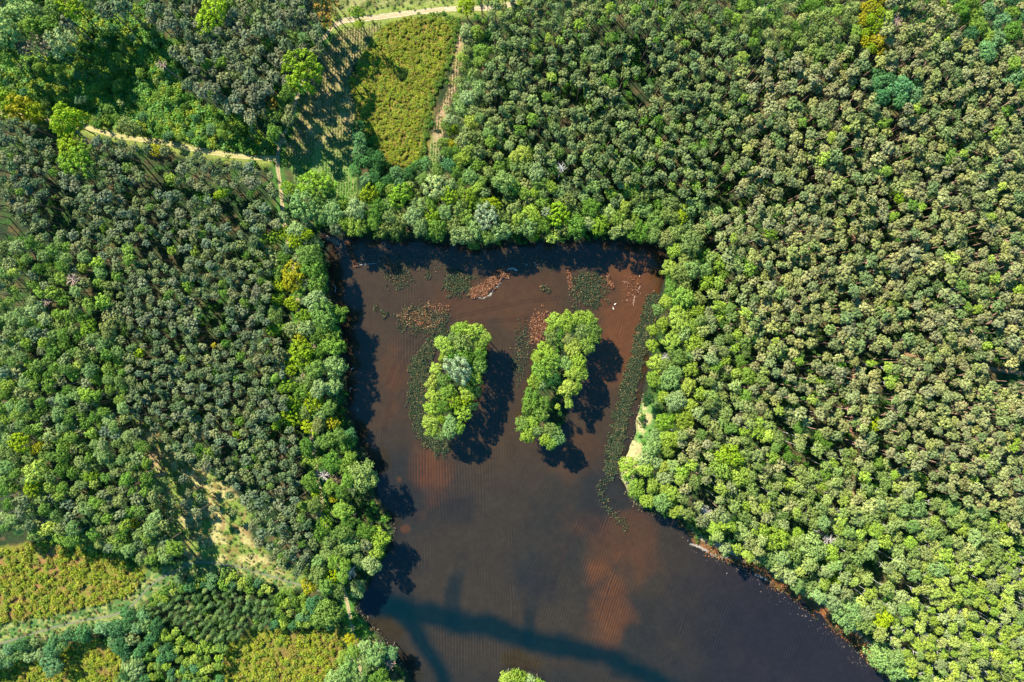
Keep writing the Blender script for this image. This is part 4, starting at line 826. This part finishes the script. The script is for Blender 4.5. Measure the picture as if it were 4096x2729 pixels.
# ------------------------------------------------------------------ water plants
EC = lambda x, y: (746.8 + .3418 * x, 517 + .3418 * y)
def weeds(name, label, items, n_per, pal_fun):
    Ps = []; Cs = []
    for fn, box, dn in items:
        n = int(n_per * dn); x = rg.uniform(box[0], box[1], n); y = rg.uniform(box[2], box[3], n)
        m = fn(x, y) + (fbm(x, y, 9, 1, 4) - .5) * 1.3 > rg.uniform(-.05, .45, n); x = x[m]; y = y[m]
        X, Y = o2g(x, y); k = LSD(X, Y) > -0.6; Ps.append(np.stack([x[k], y[k]], 1)); Cs.append(pal_fun(x[k], y[k]))
    P = np.vstack(Ps); c = np.vstack(Cs); X, Y = o2g(P[:, 0], P[:, 1]); n = len(P)
    z = WZ + 0.02 + rg.uniform(0, 0.55, n) * (0.3 + fbm(X, Y, 1.5, 3, 2)); N = unit(np.stack([rg.normal(0, .8, n), rg.normal(0, .8, n), np.ones(n)], 1))
    Q, F = sprays(np.stack([X, Y, z + 0.12], 1), N, 0.17, rg, 0.5, 0.6)
    o = link(name, mesh_np(name, Q, F, [LEAF_ATT], col=c)); tag(o, label, 'water plants', kind='stuff'); print(name, n)
def ell(cx, cy, rx, ry, rot=0.0):
    c = EC(cx, cy); rx *= .3418; ry *= .3418; ca, sa = math.cos(rot), math.sin(rot)
    f = lambda x, y: 1.05 - np.hypot(((x - c[0]) * ca + (y - c[1]) * sa) / rx, (-(x - c[0]) * sa + (y - c[1]) * ca) / ry)
    R = max(rx, ry) * 1.5; return f, (c[0] - R, c[0] + R, c[1] - R, c[1] + R), R * R / 1500
def band(P, wd, dn=1.0, close=False):
    L = [EC(*p) for p in P]; xs = [p[0] for p in L]; ys = [p[1] for p in L]; wo = wd * .3418
    f = lambda x, y: 1.0 - dline(x, y, L) / wo
    bx = (min(xs) - wo * 1.5, max(xs) + wo * 1.5, min(ys) - wo * 1.5, max(ys) + wo * 1.5)
    return f, bx, dn * (bx[1] - bx[0]) * (bx[3] - bx[2]) / 6000
def wcol(*cols):
    return lambda x, y: pick([c for c in cols], len(x), rg, 0.3)
dg = [(60,84,64),(42,62,58),(92,106,68),(132,130,84),(66,92,64),(80,100,72)]
scale_n = lambda it, k: (it[0], it[1], it[2] * k)
weeds('water_lilies', 'dark green floating weed beds off the islands and the north bay',
      [scale_n(ell(1770,440,115,135), 1.2), scale_n(ell(900,390,105,95), 1.5), scale_n(ell(490,340,110,90,.6), .55), scale_n(ell(400,600,28,34), 1.2), scale_n(ell(342,560,16,28), .8), scale_n(ell(1480,430,36,36,.6), .7), scale_n(ell(690,330,26,40), .6),
       scale_n(ell(660,640,175,115,.1), .8), band([(810,730),(720,800),(680,880)], 52, 2.0), band([(690,850),(620,900),(650,960)], 48, 1.6), band([(640,960),(620,1060),(620,1180),(640,1290),(680,1400),(770,1490)], 70, 2.0),
       band([(2215,500),(2150,720),(2080,960),(2010,1230),(1940,1560),(1930,1640)], 58, 2.4), band([(1930,1640),(1910,1700),(1850,1750),(1880,1880),(2020,2030)], 34, 0.35), scale_n(ell(1320,860,70,200,.1), .45), band([(140,170),(400,230),(800,250),(1200,220),(1500,230)], 80, .10)],
      5500, lambda x, y: np.where((rg.random(len(x)) < 0.05)[:, None], alb((205,150,105)), wcol(*dg)(x, y)))
weeds('dried_reeds', 'orange-brown dead reeds on the shallow mud of the lake',
      [band([(1010,455),(1060,440),(1110,400),(1150,345),(1190,325)], 42, 3.2), scale_n(ell(640,630,120,62,.15), .7), scale_n(ell(1430,690,60,125,.25), 1.1), scale_n(ell(440,270,45,30,.5), .5), scale_n(ell(740,560,110,35,.1), .3), band([(1640,310),(1650,420)], 18, .8), band([(1900,330),(1930,420)], 18, 1.0), scale_n(ell(2060,420,70,90), .10), band([(150,120),(190,230),(210,270)], 22, .8)],
      6500, wcol((206,138,96),(176,108,76),(140,84,62),(224,176,140),(104,72,54)))
# reeds and litter along the banks
def shore_reeds():
    n = 16000; L = np.array(LAKE + [LAKE[0]]); seg = rg.integers(len(LAKE), size=n); t = rg.random(n)[:, None]
    P = L[seg] * (1 - t) + L[seg + 1] * t; P = P + rg.normal(0, 6, (n, 2)); x, y = P[:, 0], P[:, 1]; X, Y = o2g(x, y); d = LSD(X, Y)
    east = (x > 1555) & (y > 1185); bank = east | ((x < 950) & (((y > 1150) & (y < 1235)) | (y > 1395))) | (x > 1380) & (y > 900); m = bank & (d > -3.2) & (d < np.where(east, 2.5, 1.0)) & (y < 1600) & (rg.random(n) < np.where(east, 1.0, 0.28)); m &= (fbm(x, y, 30, 3) > .42)
    x, y, X, Y, d, east = x[m], y[m], X[m], Y[m], d[m], east[m]
    c = np.where(east[:, None], pick([(172,108,62),(138,88,52),(196,150,104),(104,72,50),(90,120,60)], len(x), rg), pick([(130,118,92),(90,84,66),(176,156,126),(70,84,60)], len(x), rg))
    z = np.maximum(ground_z(X, Y), WZ) + rg.uniform(0.1, 0.45, len(x)); N = unit(np.stack([rg.normal(0, .7, len(x)), rg.normal(0, .7, len(x)), np.ones(len(x))], 1))
    Q, F = sprays(np.stack([X, Y, z], 1), N, 0.26, rg, 0.4, 0.5)
    o = link('shore_reeds', mesh_np('shore_reeds', Q, F, [LEAF_ATT], col=c)); tag(o, 'rusty reeds and litter fringing the banks of the lake', 'reeds', kind='stuff')
shore_reeds()
# bleached litter line at the water's edge
def driftline(name, label, P, wd, n, cols):
    C = smoothline(P, 1.5); i = rg.integers(len(C), size=n); p = C[i] + rg.normal(0, wd, (n, 2)); X, Y = o2g(p[:, 0], p[:, 1])
    z = np.maximum(ground_z(X, Y), WZ) + rg.uniform(0.02, 0.14, n); N = unit(np.stack([rg.normal(0, .25, n), rg.normal(0, .25, n), np.ones(n)], 1))
    Q, F = sprays(np.stack([X, Y, z], 1), N, 0.17, rg, 0.45, 0.6)
    tag(link(name, mesh_np(name, Q, F, [LEAF_ATT], col=pick(cols, n, rg))), label, 'litter', kind='stuff')
WH = [(236,226,212),(214,202,188),(200,180,160)]
driftline('bleached_litter', 'white litter line along the reddish reeds of the south-east shore', [(1588,1252),(1608,1258),(1636,1274),(1664,1282),(1696,1284),(1712,1294)], 1.5, 700, WH)
driftline('bleached_litter', 'white litter spots further along the south-east shore', [(1738,1322),(1748,1326),(1764,1334),(1775,1340)], 1.1, 160, WH)
driftline('bleached_litter', 'pale litter ring round the orange reed bed', [EC(1290,305),EC(1250,292),EC(1200,320),EC(1180,370),EC(1165,410),EC(1120,425),EC(1118,460),EC(1060,492),EC(1010,480)], 1.2, 420, WH)
driftline('bleached_litter', 'pale sand and litter in the north-west corner of the lake', [(750,545),(762,551),(774,556),(781,565)], 2.2, 260, [(226,206,184),(206,160,120)])
driftline('bleached_litter', 'scattered pale flecks floating off the south-east shore', [(1600,1260),(1700,1310),(1800,1380),(1900,1450),(1990,1540)], 9, 260, [(170,150,140),(120,106,104)])
# loose driftwood and two swans
def log(pts, r, label, group='driftwood in the lake', mt='dead'):
    P = []; r *= 0.7
    for (x, y) in pts: X, Y = o2g(*EC(x, y)); P.append((float(X), float(Y), WZ + 0.06))
    base = P[0]; L = [tube([tuple(np.subtract(p, base)) for p in P], np.linspace(r, r * .4, len(P)), 6)]
    for q in range(2):
        i = 1 + q % max(1, len(P) - 1); a = np.subtract(P[i], base); b = a + np.array([rg.uniform(-1, 1), rg.uniform(-1, 1), .15]); L.append(tube([a, (a + b) / 2 + .05, b], [r * .4, r * .25, r * .12], 5))
    V, F = joinvf(L); o = link('driftwood', mesh_np('driftwood', V, F, [BARK[mt]], smooth=True), None, base); tag(o, label, 'driftwood', group)
log([(1288,306),(1262,292),(1235,294),(1212,316)], .22, 'curved white branch at the tip of the orange reed bed')
log([(1405,248),(1412,262),(1416,276)], .14, 'short pale branch in the shade of the north bay')
log([(1338,258),(1352,266),(1368,262)], .12, 'thin branch beside the short one in the north bay')
log([(206,284),(230,270),(262,264),(300,262),(345,258)], .16, 'long thin branch where the west and north bays meet')
log([(176,972),(186,962)], .16, 'small pale stick off the middle of the west shore')
log([(165,1125),(168,1100),(184,1100)], .13, 'bent pale stick close under the west shore')
log([(66,450),(70,425),(64,405)], .13, 'pale stick at the foot of the upper west shore')
log([(213,1253),(226,1248)], .14, 'short white stick off the lower west shore')
log([(2122,408),(2110,430),(2100,442)], .13, 'upper brown twig cluster on the orange mud near the east bank', mt='deadred')
log([(2086,476),(2080,500),(2072,520),(2078,545)], .13, 'lower brown twig cluster on the orange mud near the east bank', mt='deadred')
log([(1998,378),(2020,384),(2036,380)], .11, 'thin twig on the mud right beside the northern weed bed', mt='deadred')
m, tn, N = newmat('white_plumage'); p_ = N('ShaderNodeBsdfPrincipled'); o_ = N('ShaderNodeOutputMaterial'); nn = N('ShaderNodeTexNoise'); nn.inputs['Scale'].default_value = 8
rp = N('ShaderNodeValToRGB'); rp.color_ramp.elements[0].color = (.62, .6, .56, 1); rp.color_ramp.elements[1].color = (.82, .81, .78, 1)
tn.links.new(nn.outputs[0], rp.inputs[0]); tn.links.new(rp.outputs[0], p_.inputs['Base Color']); tn.links.new(p_.outputs[0], o_.inputs[0]); SWM = m
def swan(x, y, rot, label, k=0.55):
    n = 12; t = np.linspace(0, 1, n); body = np.stack([-.7 + 1.25 * t, 0 * t, .12 + .10 * np.sin(t * 2.6) + .12 * (1 - t) ** 3], 1); r = .02 + .25 * np.sin(np.pi * np.clip(t, 0.02, .98)) ** .8
    V1 = tube(body, r, 10); nk = tube([(.45, 0, .15), (.62, 0, .35), (.6, 0, .62), (.66, 0, .8), (.82, 0, .84), (.98, 0, .78)], [.11, .07, .05, .055, .06, .015], 8)
    V, F = joinvf([V1, nk]); V = V * k
    X, Y = o2g(*EC(x, y)); o = link('swan', mesh_np('swan', V, F, [SWM], smooth=True), None, (float(X), float(Y), WZ - 0.03)); o.rotation_euler = (0, 0, rot)
    tag(o, label, 'bird', 'swans on the lake')
swan(1940, 562, 1.9, 'white bird swimming nearest the eastern island')
swan(1952, 532, 0.6, 'white bird swimming just above the other one', .5)
print('done')
